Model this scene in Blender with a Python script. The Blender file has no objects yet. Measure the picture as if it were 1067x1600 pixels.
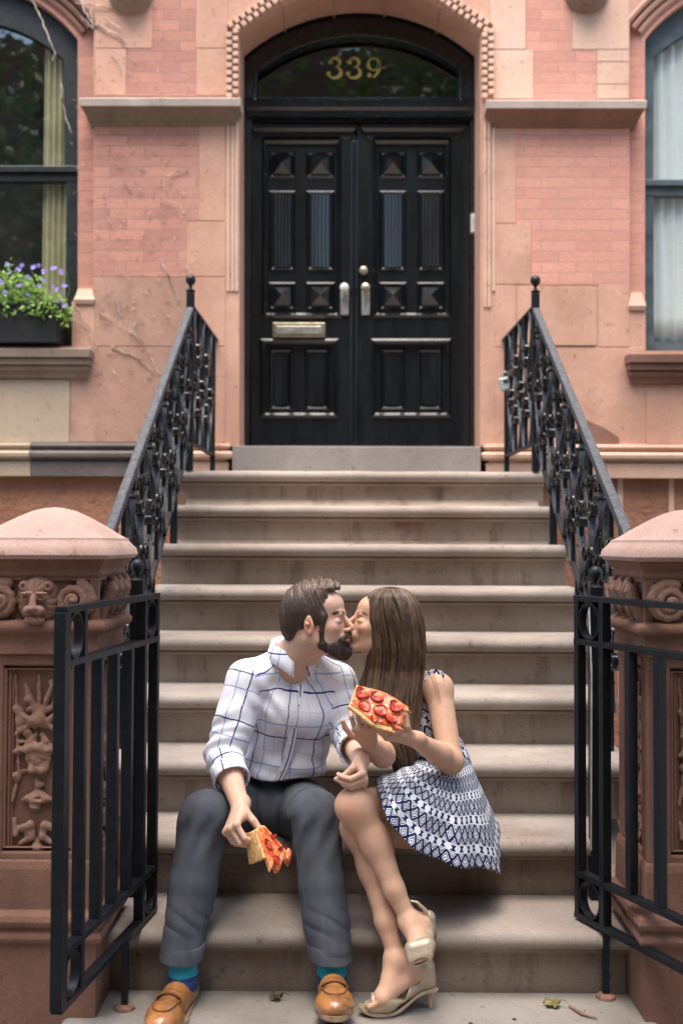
import bpy, math, random
import numpy as np
from mathutils import Vector, Matrix, noise
from mathutils.geometry import tessellate_polygon
random.seed(7); RNG = np.random.default_rng(7)
scene = bpy.context.scene
COL = scene.collection
R = math.radians
# ------------------------------------------------------------------ camera
F = 1701.0                      # focal length in photograph pixels (1067 x 1600)
EYE = Vector((0, 0, 1.295))
CM = (Matrix.Rotation(R(0.44), 3, 'Z') @ Matrix.Rotation(R(90 + 1.684), 3, 'X') @ Matrix.Rotation(R(0.22), 3, 'Z'))
cam_d = bpy.data.cameras.new('camera'); cam = bpy.data.objects.new('camera', cam_d); COL.objects.link(cam)
cam.matrix_world = Matrix.Translation(EYE) @ CM.to_4x4()
cam_d.sensor_fit = 'VERTICAL'; cam_d.sensor_height = 36; cam_d.lens = F / 1600 * 36
cam_d.clip_start = 0.05; cam_d.clip_end = 500
cam_d.dof.use_dof = True; cam_d.dof.focus_distance = 3.25; cam_d.dof.aperture_fstop = 2.6
scene.camera = cam

def W(px, py, Y):
    """world point seen at photo pixel (px,py) on the plane y=Y"""
    d = CM @ Vector(((px - 533.5) / F, -(py - 800) / F, -1))
    t = Y / d.y
    return EYE + d * t
def wx(px, Y, py=850): return W(px, py, Y).x
def wz(py, Y, px=547): return W(px, py, Y).z

# ------------------------------------------------------------------ object helpers
def rootloc(p):
    while p is not None and p.parent is not None: p = p.parent
    return Vector(p.location) if p is not None else Vector((0, 0, 0))
def tagit(o, label=None, cat=None, group=None, kind=None):
    if label: o['label'] = label
    if cat: o['category'] = cat
    if group: o['group'] = group
    if kind: o['kind'] = kind
    return o
def thing(name, label, cat, loc, group=None):
    o = bpy.data.objects.new(name, None); o.empty_display_size = 0.1
    COL.objects.link(o); o.location = loc
    return tagit(o, label, cat, group)
def mesh_obj(name, V, Fc, mat, parent=None, smooth=False, origin=None):
    V = np.asarray(V, dtype=np.float32).reshape(-1, 3)
    loc = rootloc(parent)
    org = Vector((0, 0, 0))
    if parent is None and origin is not None: org = Vector(origin)
    V = V - np.array(loc + org, dtype=np.float32)
    me = bpy.data.meshes.new(name)
    if isinstance(Fc, np.ndarray):
        n, k = Fc.shape
        me.vertices.add(len(V)); me.vertices.foreach_set('co', V.ravel())
        me.loops.add(n * k); me.loops.foreach_set('vertex_index', Fc.astype(np.int32).ravel())
        me.polygons.add(n)
        me.polygons.foreach_set('loop_start', np.arange(0, n * k, k, dtype=np.int32))
        me.polygons.foreach_set('loop_total', np.full(n, k, dtype=np.int32))
        me.update(calc_edges=True)
    else:
        me.from_pydata(V.tolist(), [], Fc)
    me.validate()
    me.polygons.foreach_set('use_smooth', np.full(len(me.polygons), smooth, dtype=bool))
    if mat is not None:
        for m in (mat if isinstance(mat, (list, tuple)) else [mat]): me.materials.append(m)
    o = bpy.data.objects.new(name, me); COL.objects.link(o)
    o.location = org
    if parent is not None: o.parent = parent
    return o

class MB:
    """collects shapes in world coordinates; build() links ONE mesh object"""
    def __init__(s): s.v = []; s.f = []
    def add(s, vs, fs):
        b = len(s.v); s.v.extend([tuple(v) for v in vs]); s.f.extend([tuple(i + b for i in f) for f in fs]); return s
    def box(s, x0, x1, y0, y1, z0, z1):
        if x0 > x1: x0, x1 = x1, x0
        if y0 > y1: y0, y1 = y1, y0
        if z0 > z1: z0, z1 = z1, z0
        vs = [(x, y, z) for z in (z0, z1) for y in (y0, y1) for x in (x0, x1)]
        return s.add(vs, [(0, 2, 3, 1), (4, 5, 7, 6), (0, 1, 5, 4), (2, 6, 7, 3), (0, 4, 6, 2), (1, 3, 7, 5)])
    def pbox(s, px0, py0, px1, py1, Y, th):
        """box whose front face covers the given photo rectangle on plane Y, th deep behind it"""
        cx, cy = (px0 + px1) / 2, (py0 + py1) / 2
        return s.box(wx(px0, Y, cy), wx(px1, Y, cy), Y, Y + th, wz(py0, Y, cx), wz(py1, Y, cx))
    def obox(s, c, ax, ay, az):
        """oriented box: centre + three half-axis vectors"""
        c, ax, ay, az = map(Vector, (c, ax, ay, az))
        vs = [c + sx * ax + sy * ay + sz * az for sz in (-1, 1) for sy in (-1, 1) for sx in (-1, 1)]
        return s.add(vs, [(0, 2, 3, 1), (4, 5, 7, 6), (0, 1, 5, 4), (2, 6, 7, 3), (0, 4, 6, 2), (1, 3, 7, 5)])
    def bar(s, a, b, w, t, up=(0, 0, 1)):
        """flat bar from a to b; w wide along side, t thick along up-ish"""
        a, b = Vector(a), Vector(b); d = (b - a)
        side = d.cross(Vector(up)).normalized(); u2 = side.cross(d).normalized()
        return s.obox((a + b) / 2, d / 2, side * w / 2, u2 * t / 2)
    def prism(s, poly, y0, y1):
        """polygon of (x,z) extruded from y0 to y1"""
        n = len(poly)
        vs = [(x, y0, z) for x, z in poly] + [(x, y1, z) for x, z in poly]
        tri = tessellate_polygon([[Vector((x, z, 0)) for x, z in poly]])
        fs = [tuple(t) for t in tri] + [tuple(n + i for i in reversed(t)) for t in tri]
        fs += [(i, (i + 1) % n, n + (i + 1) % n, n + i) for i in range(n)]
        return s.add(vs, fs)
    def xprism(s, prof, x0, x1):
        """profile of (y,z) extruded from x0 to x1"""
        n = len(prof)
        vs = [(x0, y, z) for y, z in prof] + [(x1, y, z) for y, z in prof]
        tri = tessellate_polygon([[Vector((y, z, 0)) for y, z in prof]])
        fs = [tuple(t) for t in tri] + [tuple(n + i for i in reversed(t)) for t in tri]
        fs += [(i, (i + 1) % n, n + (i + 1) % n, n + i) for i in range(n)]
        return s.add(vs, fs)
    def rings(s, rs, closed=True, cap=True):
        """loft through rings (lists of points, equal length)"""
        n = len(rs[0]); b = 0; vs = []; fs = []
        for r in rs: vs.extend(r)
        for k in range(len(rs) - 1):
            for i in range(n if closed else n - 1):
                j = (i + 1) % n
                fs.append((k * n + i, k * n + j, (k + 1) * n + j, (k + 1) * n + i))
        if cap:
            fs.append(tuple(reversed(range(n)))); fs.append(tuple((len(rs) - 1) * n + i for i in range(n)))
        return s.add(vs, fs)
    def moulding(s, x0, x1, Y, prof, back=0.05, xk=1.0):
        """horizontal wall moulding with mitred ends: prof = (z, projection) bottom to top"""
        rs = [[(x0 - p * xk, Y + back, z), (x0 - p * xk, Y - p, z), (x1 + p * xk, Y - p, z), (x1 + p * xk, Y + back, z)] for z, p in prof]
        return s.rings(rs)
    def tube(s, pts, r, n=8, closed=False, cap=True):
        pts = [Vector(p) for p in pts]; m = len(pts)
        rr = r if isinstance(r, (list, tuple)) else [r] * m
        t0 = (pts[1] - pts[0]).normalized()
        up = Vector((0, 0, 1)) if abs(t0.z) < .9 else Vector((1, 0, 0))
        nrm = t0.cross(up).normalized(); rs = []
        for i in range(m):
            a = pts[i - 1] if (i > 0 or closed) else pts[i]
            c = pts[(i + 1) % m] if (i < m - 1 or closed) else pts[i]
            t = (c - a).normalized()
            nrm = (nrm - t * nrm.dot(t)).normalized(); bn = t.cross(nrm)
            rs.append([pts[i] + (nrm * math.cos(2 * math.pi * k / n) + bn * math.sin(2 * math.pi * k / n)) * rr[i] for k in range(n)])
        if closed: rs.append(rs[0])
        return s.rings(rs, cap=cap and not closed)
    def ribbon(s, pts, side, w, t, closed=False):
        """bent flat bar: pts in a plane perpendicular to side; w along side, t thick in plane"""
        pts = [Vector(p) for p in pts]; side = Vector(side).normalized(); m = len(pts); rs = []
        for i in range(m):
            a = pts[i - 1] if (i > 0 or closed) else pts[i]
            c = pts[(i + 1) % m] if (i < m - 1 or closed) else pts[i]
            tg = (c - a).normalized(); n = tg.cross(side).normalized()
            p = pts[i]
            rs.append([p + side * w / 2 + n * t / 2, p - side * w / 2 + n * t / 2, p - side * w / 2 - n * t / 2, p + side * w / 2 - n * t / 2])
        if closed: rs.append(rs[0])
        return s.rings(rs, cap=not closed)
    def lathe(s, prof, c, n=20, axis='Z'):
        """prof=(r,h) list around an axis through c"""
        c = Vector(c); rs = []
        for r, h in prof:
            ring = []
            for k in range(n):
                a = 2 * math.pi * k / n
                if axis == 'Z': ring.append(c + Vector((r * math.cos(a), r * math.sin(a), h)))
                else: ring.append(c + Vector((r * math.cos(a), -h, r * math.sin(a))))
            rs.append(ring)
        return s.rings(rs)
    def ball(s, c, r, n=12, sc=(1, 1, 1)):
        prof = [(max(1e-4, math.sin(math.pi * i / n)), -math.cos(math.pi * i / n)) for i in range(n + 1)]
        c = Vector(c)
        rs = [[c + Vector((q * math.cos(2 * math.pi * k / (2 * n)) * r * sc[0], q * math.sin(2 * math.pi * k / (2 * n)) * r * sc[1], h * r * sc[2])) for k in range(2 * n)] for q, h in prof]
        return s.rings(rs)
    def build(s, name, mat, parent=None, smooth=False, bevel=0, origin=None, seg=2):
        import bmesh
        if parent is None and origin is None and s.v:
            A = np.array(s.v); origin = ((A[:, 0].min() + A[:, 0].max()) / 2, (A[:, 1].min() + A[:, 1].max()) / 2, A[:, 2].min())
        o = mesh_obj(name, s.v, s.f, mat, parent, smooth, origin)
        bm = bmesh.new(); bm.from_mesh(o.data); bmesh.ops.recalc_face_normals(bm, faces=bm.faces); bm.to_mesh(o.data); bm.free()
        if bevel:
            m = o.modifiers.new('bevel', 'BEVEL'); m.width = bevel; m.segments = seg; m.limit_method = 'ANGLE'; m.angle_limit = R(35)
            m.harden_normals = False
        if smooth:
            try: o.data.set_sharp_from_angle(angle=R(42))
            except Exception: pass
        return o

# ------------------------------------------------------------------ materials
def nodes_of(name):
    m = bpy.data.materials.new(name); m.use_nodes = True
    nt = m.node_tree; nt.nodes.clear()
    out = nt.nodes.new('ShaderNodeOutputMaterial'); bs = nt.nodes.new('ShaderNodeBsdfPrincipled')
    nt.links.new(bs.outputs[0], out.inputs[0])
    return m, nt, bs
class NT:
    def __init__(s, nt): s.nt = nt
    def n(s, t, **kw):
        nd = s.nt.nodes.new(t)
        for k, v in kw.items():
            if k in nd.inputs.keys() if isinstance(k, str) else False: nd.inputs[k].default_value = v
            else: setattr(nd, k, v)
        return nd
    def l(s, a, b): s.nt.links.new(a, b)
    def noise(s, vec, scale, detail=4, rough=.55, dist=0):
        nd = s.nt.nodes.new('ShaderNodeTexNoise'); nd.inputs['Scale'].default_value = scale
        nd.inputs['Detail'].default_value = detail; nd.inputs['Roughness'].default_value = rough; nd.inputs['Distortion'].default_value = dist
        if vec is not None: s.l(vec, nd.inputs['Vector'])
        return nd.outputs['Fac']
    def ramp(s, fac, stops):
        nd = s.nt.nodes.new('ShaderNodeValToRGB'); cr = nd.color_ramp
        while len(cr.elements) > 1: cr.elements.remove(cr.elements[-1])
        cr.elements[0].position = stops[0][0]; cr.elements[0].color = c4(stops[0][1])
        for p, c in stops[1:]:
            e = cr.elements.new(p); e.color = c4(c)
        s.l(fac, nd.inputs[0]); return nd.outputs[0]
    def mix(s, fac, a, b, mode='MIX'):
        nd = s.nt.nodes.new('ShaderNodeMix'); nd.data_type = 'RGBA'; nd.blend_type = mode
        for inp, v in ((nd.inputs[0], fac), (nd.inputs[6], a), (nd.inputs[7], b)):
            if hasattr(v, 'links'): s.l(v, inp)
            elif isinstance(v, (int, float)): inp.default_value = v
            else: inp.default_value = c4(v)
        return nd.outputs[2]
    def math(s, op, a, b=0.0, c=None):
        nd = s.nt.nodes.new('ShaderNodeMath'); nd.operation = op
        for inp, v in zip(nd.inputs, (a, b, c)):
            if v is None: continue
            if hasattr(v, 'links'): s.l(v, inp)
            else: inp.default_value = v
        return nd.outputs[0]
    def coord(s, scale=(1, 1, 1), rot=(0, 0, 0), src='Object'):
        tc = s.nt.nodes.new('ShaderNodeTexCoord'); mp = s.nt.nodes.new('ShaderNodeMapping')
        mp.inputs['Scale'].default_value = scale; mp.inputs['Rotation'].default_value = rot
        s.l(tc.outputs[src], mp.inputs[0]); return mp.outputs[0]
    def world(s, scale=(1, 1, 1)):
        g = s.nt.nodes.new('ShaderNodeNewGeometry'); mp = s.nt.nodes.new('ShaderNodeMapping')
        mp.inputs['Scale'].default_value = scale
        s.l(g.outputs['Position'], mp.inputs[0]); return mp.outputs[0]
    def sep(s, vec):
        nd = s.nt.nodes.new('ShaderNodeSeparateXYZ'); s.l(vec, nd.inputs[0]); return nd.outputs
    def comb(s, x, y, z):
        nd = s.nt.nodes.new('ShaderNodeCombineXYZ')
        for inp, v in zip(nd.inputs, (x, y, z)):
            if hasattr(v, 'links'): s.l(v, inp)
            else: inp.default_value = v
        return nd.outputs[0]
    def bump(s, h, strength=.3, dist=.01, prev=None):
        nd = s.nt.nodes.new('ShaderNodeBump'); nd.inputs['Strength'].default_value = strength; nd.inputs['Distance'].default_value = dist
        s.l(h, nd.inputs['Height'])
        if prev is not None: s.l(prev, nd.inputs['Normal'])
        return nd.outputs[0]
    def attr(s, name):
        nd = s.nt.nodes.new('ShaderNodeAttribute'); nd.attribute_name = name; return nd
def c4(c): return (c[0], c[1], c[2], 1.0) if len(c) == 3 else c

def simple(name, col, rough=.6, metal=0, var=.12, vscale=8, bscale=60, bstr=.15, bdist=.003, spec=.5, col2=None, coat=0, vstretch=(1, 1, 1)):
    m, nt, bs = nodes_of(name); t = NT(nt); v = t.world(vstretch)
    n1 = t.noise(v, vscale, 5, .6)
    c2 = col2 or tuple(max(0, x * (1 - 2.2 * var)) for x in col); c1 = col if col2 else tuple(min(1, x * (1 + var)) for x in col)
    cc = t.ramp(n1, [(.3, c2), (.7, c1)])
    t.l(cc, bs.inputs['Base Color'])
    rr = t.math('MULTIPLY_ADD', t.noise(v, vscale * 2.3, 3), .25, rough - .12)
    t.l(rr, bs.inputs['Roughness']); bs.inputs['Metallic'].default_value = metal
    bs.inputs['Specular IOR Level'].default_value = spec
    if coat: bs.inputs['Coat Weight'].default_value = coat; bs.inputs['Coat Roughness'].default_value = .15
    if bstr: t.l(t.bump(t.noise(v, bscale, 5, .65), bstr, bdist), bs.inputs['Normal'])
    return m

# ------------------------------------------------------------------ implicit surfaces (organic shapes)
def v3(a): return np.array(a, dtype=np.float32)
class Prim:
    k = 0.0; sub = False
class Cone(Prim):            # tapered capsule
    def __init__(s, a, b, ra, rb, k=.01, sub=False, flat=None):
        s.a, s.b, s.ra, s.rb, s.k, s.sub = v3(a), v3(b), ra, rb, k, sub
        m = max(ra, rb); s.lo = np.minimum(s.a, s.b) - m; s.hi = np.maximum(s.a, s.b) + m
    def __call__(s, P):
        ba = s.b - s.a; L = float(ba @ ba) + 1e-12
        pa = P - s.a; t = np.clip(pa @ ba / L, 0, 1)
        return np.sqrt(((pa - t[:, None] * ba) ** 2).sum(1)) - (s.ra + (s.rb - s.ra) * t)
class Ell(Prim):             # ellipsoid with an orientation (rows = local axes)
    def __init__(s, c, r, M=None, k=.01, sub=False):
        s.c, s.r, s.k, s.sub = v3(c), v3(r), k, sub
        s.M = np.eye(3, dtype=np.float32) if M is None else np.array(M, dtype=np.float32)
        m = float(max(r)); s.lo = s.c - m; s.hi = s.c + m
    def __call__(s, P):
        q = (P - s.c) @ s.M.T
        k0 = np.sqrt(((q / s.r) ** 2).sum(1)); k1 = np.sqrt(((q / (s.r ** 2)) ** 2).sum(1)) + 1e-9
        return k0 * (k0 - 1) / k1
class Box(Prim):
    def __init__(s, c, h, M=None, k=.005, sub=False, rnd=.003):
        s.c, s.h, s.k, s.sub, s.rnd = v3(c), v3(h), k, sub, rnd
        s.M = np.eye(3, dtype=np.float32) if M is None else np.array(M, dtype=np.float32)
        m = float(np.linalg.norm(s.h)); s.lo = s.c - m; s.hi = s.c + m
    def __call__(s, P):
        q = np.abs((P - s.c) @ s.M.T) - (s.h - s.rnd)
        return np.sqrt((np.maximum(q, 0) ** 2).sum(1)) + np.minimum(q.max(1), 0) - s.rnd

class Group(Prim):           # several shapes blended among themselves first
    def __init__(s, ps, k=.004):
        s.ps, s.k, s.sub = ps, k, False; ad = [p for p in ps if not p.sub]
        s.lo = np.min([p.lo for p in ad], axis=0); s.hi = np.max([p.hi for p in ad], axis=0)
    def __call__(s, P): return sdf_eval(s.ps, P)
def sdf_eval(prims, P, disp=None):
    d = np.full(len(P), .5, dtype=np.float32)
    for p in prims:
        e = p(P); k = p.k
        if p.sub:
            e = -e
            if k > 0:
                h = np.maximum(k - np.abs(d - e), 0) / k; d = np.maximum(d, e) + h * h * k * .25
            else: d = np.maximum(d, e)
        else:
            if k > 0:
                h = np.maximum(k - np.abs(d - e), 0) / k; d = np.minimum(d, e) - h * h * k * .25
            else: d = np.minimum(d, e)
    if disp is not None: d = d + disp(P)
    return d

def sdf_mesh(prims, h, disp=None, B=12):
    adds = [p for p in prims if not p.sub]
    lo = np.min([p.lo for p in adds], axis=0) - .02; hi = np.max([p.hi for p in adds], axis=0) + .02
    nb = np.ceil((hi - lo) / (h * B)).astype(int); bs = h * B
    half = bs / 2; diag = half * 1.7321
    g = np.arange(B + 1, dtype=np.float32) * h
    GX, GY, GZ = np.meshgrid(g, g, g, indexing='ij'); base = np.stack([GX.ravel(), GY.ravel(), GZ.ravel()], 1)
    blocks = []
    plo = np.array([p.lo - 1.5 * p.k - .008 for p in prims]); phi = np.array([p.hi + 1.5 * p.k + .008 for p in prims])
    issub = np.array([p.sub for p in prims])
    S = (nb * B + 2).astype(np.int64)
    ck, cv, edges = [], [], []
    n1 = B + 1
    for bi in range(nb[0]):
        for bj in range(nb[1]):
            for bk in range(nb[2]):
                o = lo + np.array([bi, bj, bk], dtype=np.float32) * bs; c = o + half
                act = np.all((plo <= o + bs + .006) & (phi >= o - .006), axis=1)
                if not (act & ~issub).any(): continue
                ps = [prims[i] for i in np.nonzero(act)[0]]
                dc = sdf_eval(ps, c[None, :].astype(np.float32))[0]
                if dc > diag * 1.7 + .012 or dc < -(diag * 2 + .11): continue
                P = base + o.astype(np.float32)
                D = sdf_eval(ps, P, disp)
                sg = D < 0
                if sg.all() or not sg.any(): continue
                D = D.reshape(n1, n1, n1); sg = sg.reshape(n1, n1, n1)
                c8 = [(a, b2, c2) for a in (0, 1) for b2 in (0, 1) for c2 in (0, 1)]
                cnt = sum(sg[a:a + B, b2:b2 + B, c2:c2 + B].astype(np.int8) for a, b2, c2 in c8)
                I, J, K = np.nonzero((cnt > 0) & (cnt < 8))
                acc = np.zeros((len(I), 3), np.float32); num = np.zeros(len(I), np.float32)
                vals = {q: D[I + q[0], J + q[1], K + q[2]] for q in c8}
                for q in c8:
                    for ax in range(3):
                        if q[ax]: continue
                        q2 = list(q); q2[ax] = 1; q2 = tuple(q2)
                        d0, d1 = vals[q], vals[q2]; m = (d0 < 0) != (d1 < 0)
                        t = np.where(m, d0 / np.where(m, d0 - d1, 1), 0)
                        p = np.zeros((len(I), 3), np.float32)
                        for a2 in range(3): p[:, a2] = q[a2]
                        p[:, ax] += t
                        acc += p * m[:, None]; num += m
                pos = acc / num[:, None] + np.stack([I, J, K], 1)
                gi = np.stack([I + bi * B, J + bj * B, K + bk * B], 1).astype(np.int64)
                ck.append((gi[:, 0] * S[1] + gi[:, 1]) * S[2] + gi[:, 2]); cv.append(pos * h + o)
                for ax in range(3):
                    s0 = sg[:B, :B, :B]; sl = [slice(0, B)] * 3; sl[ax] = slice(1, B + 1); s1 = sg[tuple(sl)]
                    E = np.nonzero(s0 != s1); fl = s0[E]
                    edges.append((ax, np.stack(E, 1).astype(np.int64) + np.array([bi, bj, bk]) * B, fl))
    ck = np.concatenate(ck); cv = np.concatenate(cv)
    od = np.argsort(ck); ck = ck[od]; cv = cv[od]
    quads = []
    for ax, E, fl in edges:
        if not len(E): continue
        a1, a2 = [(1, 2), (2, 0), (0, 1)][ax]
        def key(d1, d2):
            Q = E.copy(); Q[:, a1] -= d1; Q[:, a2] -= d2
            return (Q[:, 0] * S[1] + Q[:, 1]) * S[2] + Q[:, 2]
        idx = []; ok = np.ones(len(E), bool)
        for d1, d2 in ((1, 1), (0, 1), (0, 0), (1, 0)):
            kk = key(d1, d2); ii = np.searchsorted(ck, kk); ii = np.clip(ii, 0, len(ck) - 1)
            ok &= ck[ii] == kk; idx.append(ii)
        Q = np.stack(idx, 1); Q[~fl] = Q[~fl][:, ::-1]
        quads.append(Q[ok])
    return cv, np.concatenate(quads)
def sdf_obj(name, prims, h, mat, parent=None, disp=None, paint=None):
    V, Q = sdf_mesh(prims, h, disp)
    o = mesh_obj(name, V, Q, mat, parent, True)
    if paint is not None:
        c = paint(V)                       # (n,4) colour factors
        a = o.data.color_attributes.new('Col', 'FLOAT_COLOR', 'POINT'); a.data.foreach_set('color', c.astype(np.float32).ravel())
    return o
def vnoise(P, f, seed=0):
    """cheap smooth pseudo-noise from summed sines, vectorised"""
    r = np.random.default_rng(seed); out = 0
    for i in range(5):
        w = r.normal(size=3); w = w / np.linalg.norm(w) * f * (0.7 + .7 * r.random())
        out = out + np.sin(P @ w.astype(np.float32) + r.random() * 6.28)
    return out / 5
def frame(fwd, side):
    """orthonormal rows: forward, side (towards thumb / left), forward x side"""
    f = np.array(fwd, float); f /= np.linalg.norm(f); s = np.array(side, float); s -= f * (s @ f); s /= np.linalg.norm(s)
    return np.stack([f, s, np.cross(f, s)])
# ------------------------------------------------------------------ light
world = bpy.data.worlds.new('World'); scene.world = world; world.use_nodes = True
wn = world.node_tree; wn.nodes.clear()
wo = wn.nodes.new('ShaderNodeOutputWorld'); wb = wn.nodes.new('ShaderNodeBackground'); sky = wn.nodes.new('ShaderNodeTexSky')
sky.sky_type = 'NISHITA'; sky.sun_disc = False; SUN_EL, SUN_AZ = 74, 200      # azimuth clockwise from +Y
sky.sun_elevation = R(SUN_EL); sky.sun_rotation = R(SUN_AZ); sky.air_density = 1.2; sky.dust_density = 2.0; sky.ozone_density = .6
wb.inputs[1].default_value = 0.14
wn.links.new(sky.outputs[0], wb.inputs[0]); wn.links.new(wb.outputs[0], wo.inputs[0])
sd = bpy.data.lights.new('sun', 'SUN'); sd.energy = 3.0; sd.angle = R(50); sd.color = (1, .93, .84)
so = bpy.data.objects.new('sun', sd); COL.objects.link(so)
sdir = Vector((math.sin(R(SUN_AZ)) * math.cos(R(SUN_EL)), math.cos(R(SUN_AZ)) * math.cos(R(SUN_EL)), math.sin(R(SUN_EL))))
so.rotation_euler = sdir.to_track_quat('Z', 'Y').to_euler()
scene.view_settings.view_transform = 'Standard'; scene.view_settings.look = 'None'
scene.view_settings.exposure = 1.64; scene.view_settings.gamma = 1

# ------------------------------------------------------------------ materials
def stone_mat(name, c1, c2, stain=(.10, .06, .045), stain_amt=.35, rough=.9, bstr=.35, streak=False, bscale=90, bd=.004):
    m, nt, bs = nodes_of(name); t = NT(nt); v = t.world()
    base = t.ramp(t.noise(v, 2.2, 8, .62, .6), [(.28, c2), (.5, tuple((a + b) / 2 for a, b in zip(c1, c2))), (.72, c1)])
    fine = t.ramp(t.noise(v, 160, 3, .7), [(.3, (.78, .78, .78)), (.7, (1.12, 1.12, 1.12))])
    base = t.mix(.8, base, fine, 'MULTIPLY')
    st = t.ramp(t.noise(t.world((5, 5, 1.2) if streak else (1.6, 1.6, 1.2)), 2.0 if streak else 1.5, 6, .65), [(.52, (0, 0, 0)), (.72, (1, 1, 1))])
    base = t.mix(t.math('MULTIPLY', st, stain_amt), base, stain)
    pit = t.ramp(t.noise(v, 26, 4, .6), [(.62, (1, 1, 1)), (.70, (.72, .68, .66))]); base = t.mix(1.0, base, pit, 'MULTIPLY')
    base = t.mix(.9, base, t.ramp(t.noise(t.world((1, 1, .35)), .9, 5, .6), [(.35, (.76, .73, .72)), (.6, (1.08, 1.07, 1.07))]), 'MULTIPLY')
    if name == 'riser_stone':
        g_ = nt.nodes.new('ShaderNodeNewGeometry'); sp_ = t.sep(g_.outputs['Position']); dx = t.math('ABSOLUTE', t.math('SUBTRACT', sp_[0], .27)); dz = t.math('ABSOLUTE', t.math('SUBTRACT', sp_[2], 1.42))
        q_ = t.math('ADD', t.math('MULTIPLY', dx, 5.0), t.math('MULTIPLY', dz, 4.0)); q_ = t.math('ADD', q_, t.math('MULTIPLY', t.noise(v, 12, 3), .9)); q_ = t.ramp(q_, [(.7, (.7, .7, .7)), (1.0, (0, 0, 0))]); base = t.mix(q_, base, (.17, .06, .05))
    t.l(base, bs.inputs['Base Color']); bs.inputs['Roughness'].default_value = rough; bs.inputs['Specular IOR Level'].default_value = .3
    b1 = t.bump(t.noise(v, bscale, 6, .7), bstr, bd); t.l(t.bump(t.noise(v, 14, 4), .25, .01, b1), bs.inputs['Normal'])
    return m
def brick_mat(name, c1, c2, mortar):
    m, nt, bs = nodes_of(name); t = NT(nt)
    g = nt.nodes.new('ShaderNodeNewGeometry'); s = t.sep(g.outputs['Position']); v = t.comb(s[0], s[2], 0)
    b = nt.nodes.new('ShaderNodeTexBrick'); t.l(v, b.inputs['Vector'])
    b.inputs['Scale'].default_value = 1; b.inputs['Brick Width'].default_value = .205; b.inputs['Row Height'].default_value = .0632
    b.inputs['Mortar Size'].default_value = .0028; b.inputs['Mortar Smooth'].default_value = .3; b.inputs['Bias'].default_value = -.1
    b.inputs['Color1'].default_value = c4(c1); b.inputs['Color2'].default_value = c4(c2); b.inputs['Mortar'].default_value = c4(mortar)
    big = t.ramp(t.noise(t.world(), 1.7, 7, .65), [(.38, (0, 0, 0)), (.68, (1, 1, 1))])
    col = t.mix(t.math('MULTIPLY', big, .55), b.outputs['Color'], (.50, .27, .21))
    fine = t.ramp(t.noise(t.world((1, 1, 3)), 40, 5, .7), [(.3, (.8, .78, .78)), (.7, (1.12, 1.1, 1.1))])
    col = t.mix(.8, col, fine, 'MULTIPLY')
    t.l(col, bs.inputs['Base Color']); bs.inputs['Roughness'].default_value = .92; bs.inputs['Specular IOR Level'].default_value = .25
    h = t.math('MULTIPLY_ADD', b.outputs['Fac'], -1.0, 1.0)
    b1 = t.bump(h, .5, .004); t.l(t.bump(t.noise(t.world(), 120, 4), .3, .003, b1), bs.inputs['Normal'])
    return m
M = {}
M['stone'] = stone_mat('brownstone_pink', (.64, .385, .285), (.54, .30, .21), (.30, .155, .105), .45)
M['stone_dirty'] = stone_mat('sooty_brownstone', (.48, .29, .215), (.36, .205, .15), (.13, .085, .065), .75)
M['stone_pale'] = stone_mat('brownstone_pale', (.70, .485, .37), (.62, .40, .295), (.34, .2, .14), .35)
M['stone_beige'] = stone_mat('painted_beige_stone', (.46, .37, .27), (.40, .31, .22), (.3, .22, .16), .3)
M['cornice_l'] = stone_mat('weathered_cornice', (.33, .25, .19), (.22, .16, .12), (.12, .08, .05), .6)
M['fillet'] = stone_mat('pale_lit_fillet', (.70, .60, .52), (.50, .41, .35))  # pale stone; the strip's lit brightness is put into the colour as well
M['cornice_r'] = stone_mat('red_cornice', (.32, .175, .13), (.21, .11, .08), (.16, .08, .05), .5)
M['base_dark'] = stone_mat('blackened_base_stone', (.19, .16, .145), (.10, .088, .085), (.3, .2, .15), .4)
M['rough'] = stone_mat('rock_faced_brownstone', (.44, .22, .14), (.33, .155, .095), (.22, .13, .09), .6, .95, 1.0, False, 24, .03)
M['tread'] = stone_mat('worn_tread_stone', (.36, .31, .268), (.235, .193, .16), (.17, .115, .085), .6, .8, .3)
M['riser'] = stone_mat('riser_stone', (.36, .29, .23), (.245, .185, .14), (.10, .065, .045), .75, .9, .3, True)
M['slab'] = stone_mat('flagstone', (.33, .30, .265), (.225, .20, .175), (.16, .14, .12), .4, .85, .25)
M['sill_block'] = stone_mat('grey_sill_stone', (.30, .28, .265), (.24, .215, .20), (.2, .15, .12), .4)
M['walk'] = stone_mat('sidewalk_concrete', (.22, .20, .18), (.15, .135, .12))
M['pier'] = stone_mat('pier_brownstone', (.29, .150, .100), (.17, .085, .058), (.12, .07, .05), .6, .9, .55, False, 110)
M['pier_cap'] = stone_mat('pier_cap_stone', (.52, .36, .30), (.42, .28, .225), (.42, .2, .16), .3, .85, .3)
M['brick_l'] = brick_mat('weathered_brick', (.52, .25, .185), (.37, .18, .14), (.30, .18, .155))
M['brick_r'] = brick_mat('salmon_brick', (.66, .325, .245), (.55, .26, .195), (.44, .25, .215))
M['mortar'] = simple('joint_mortar', (.42, .25, .19), .95)
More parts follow.
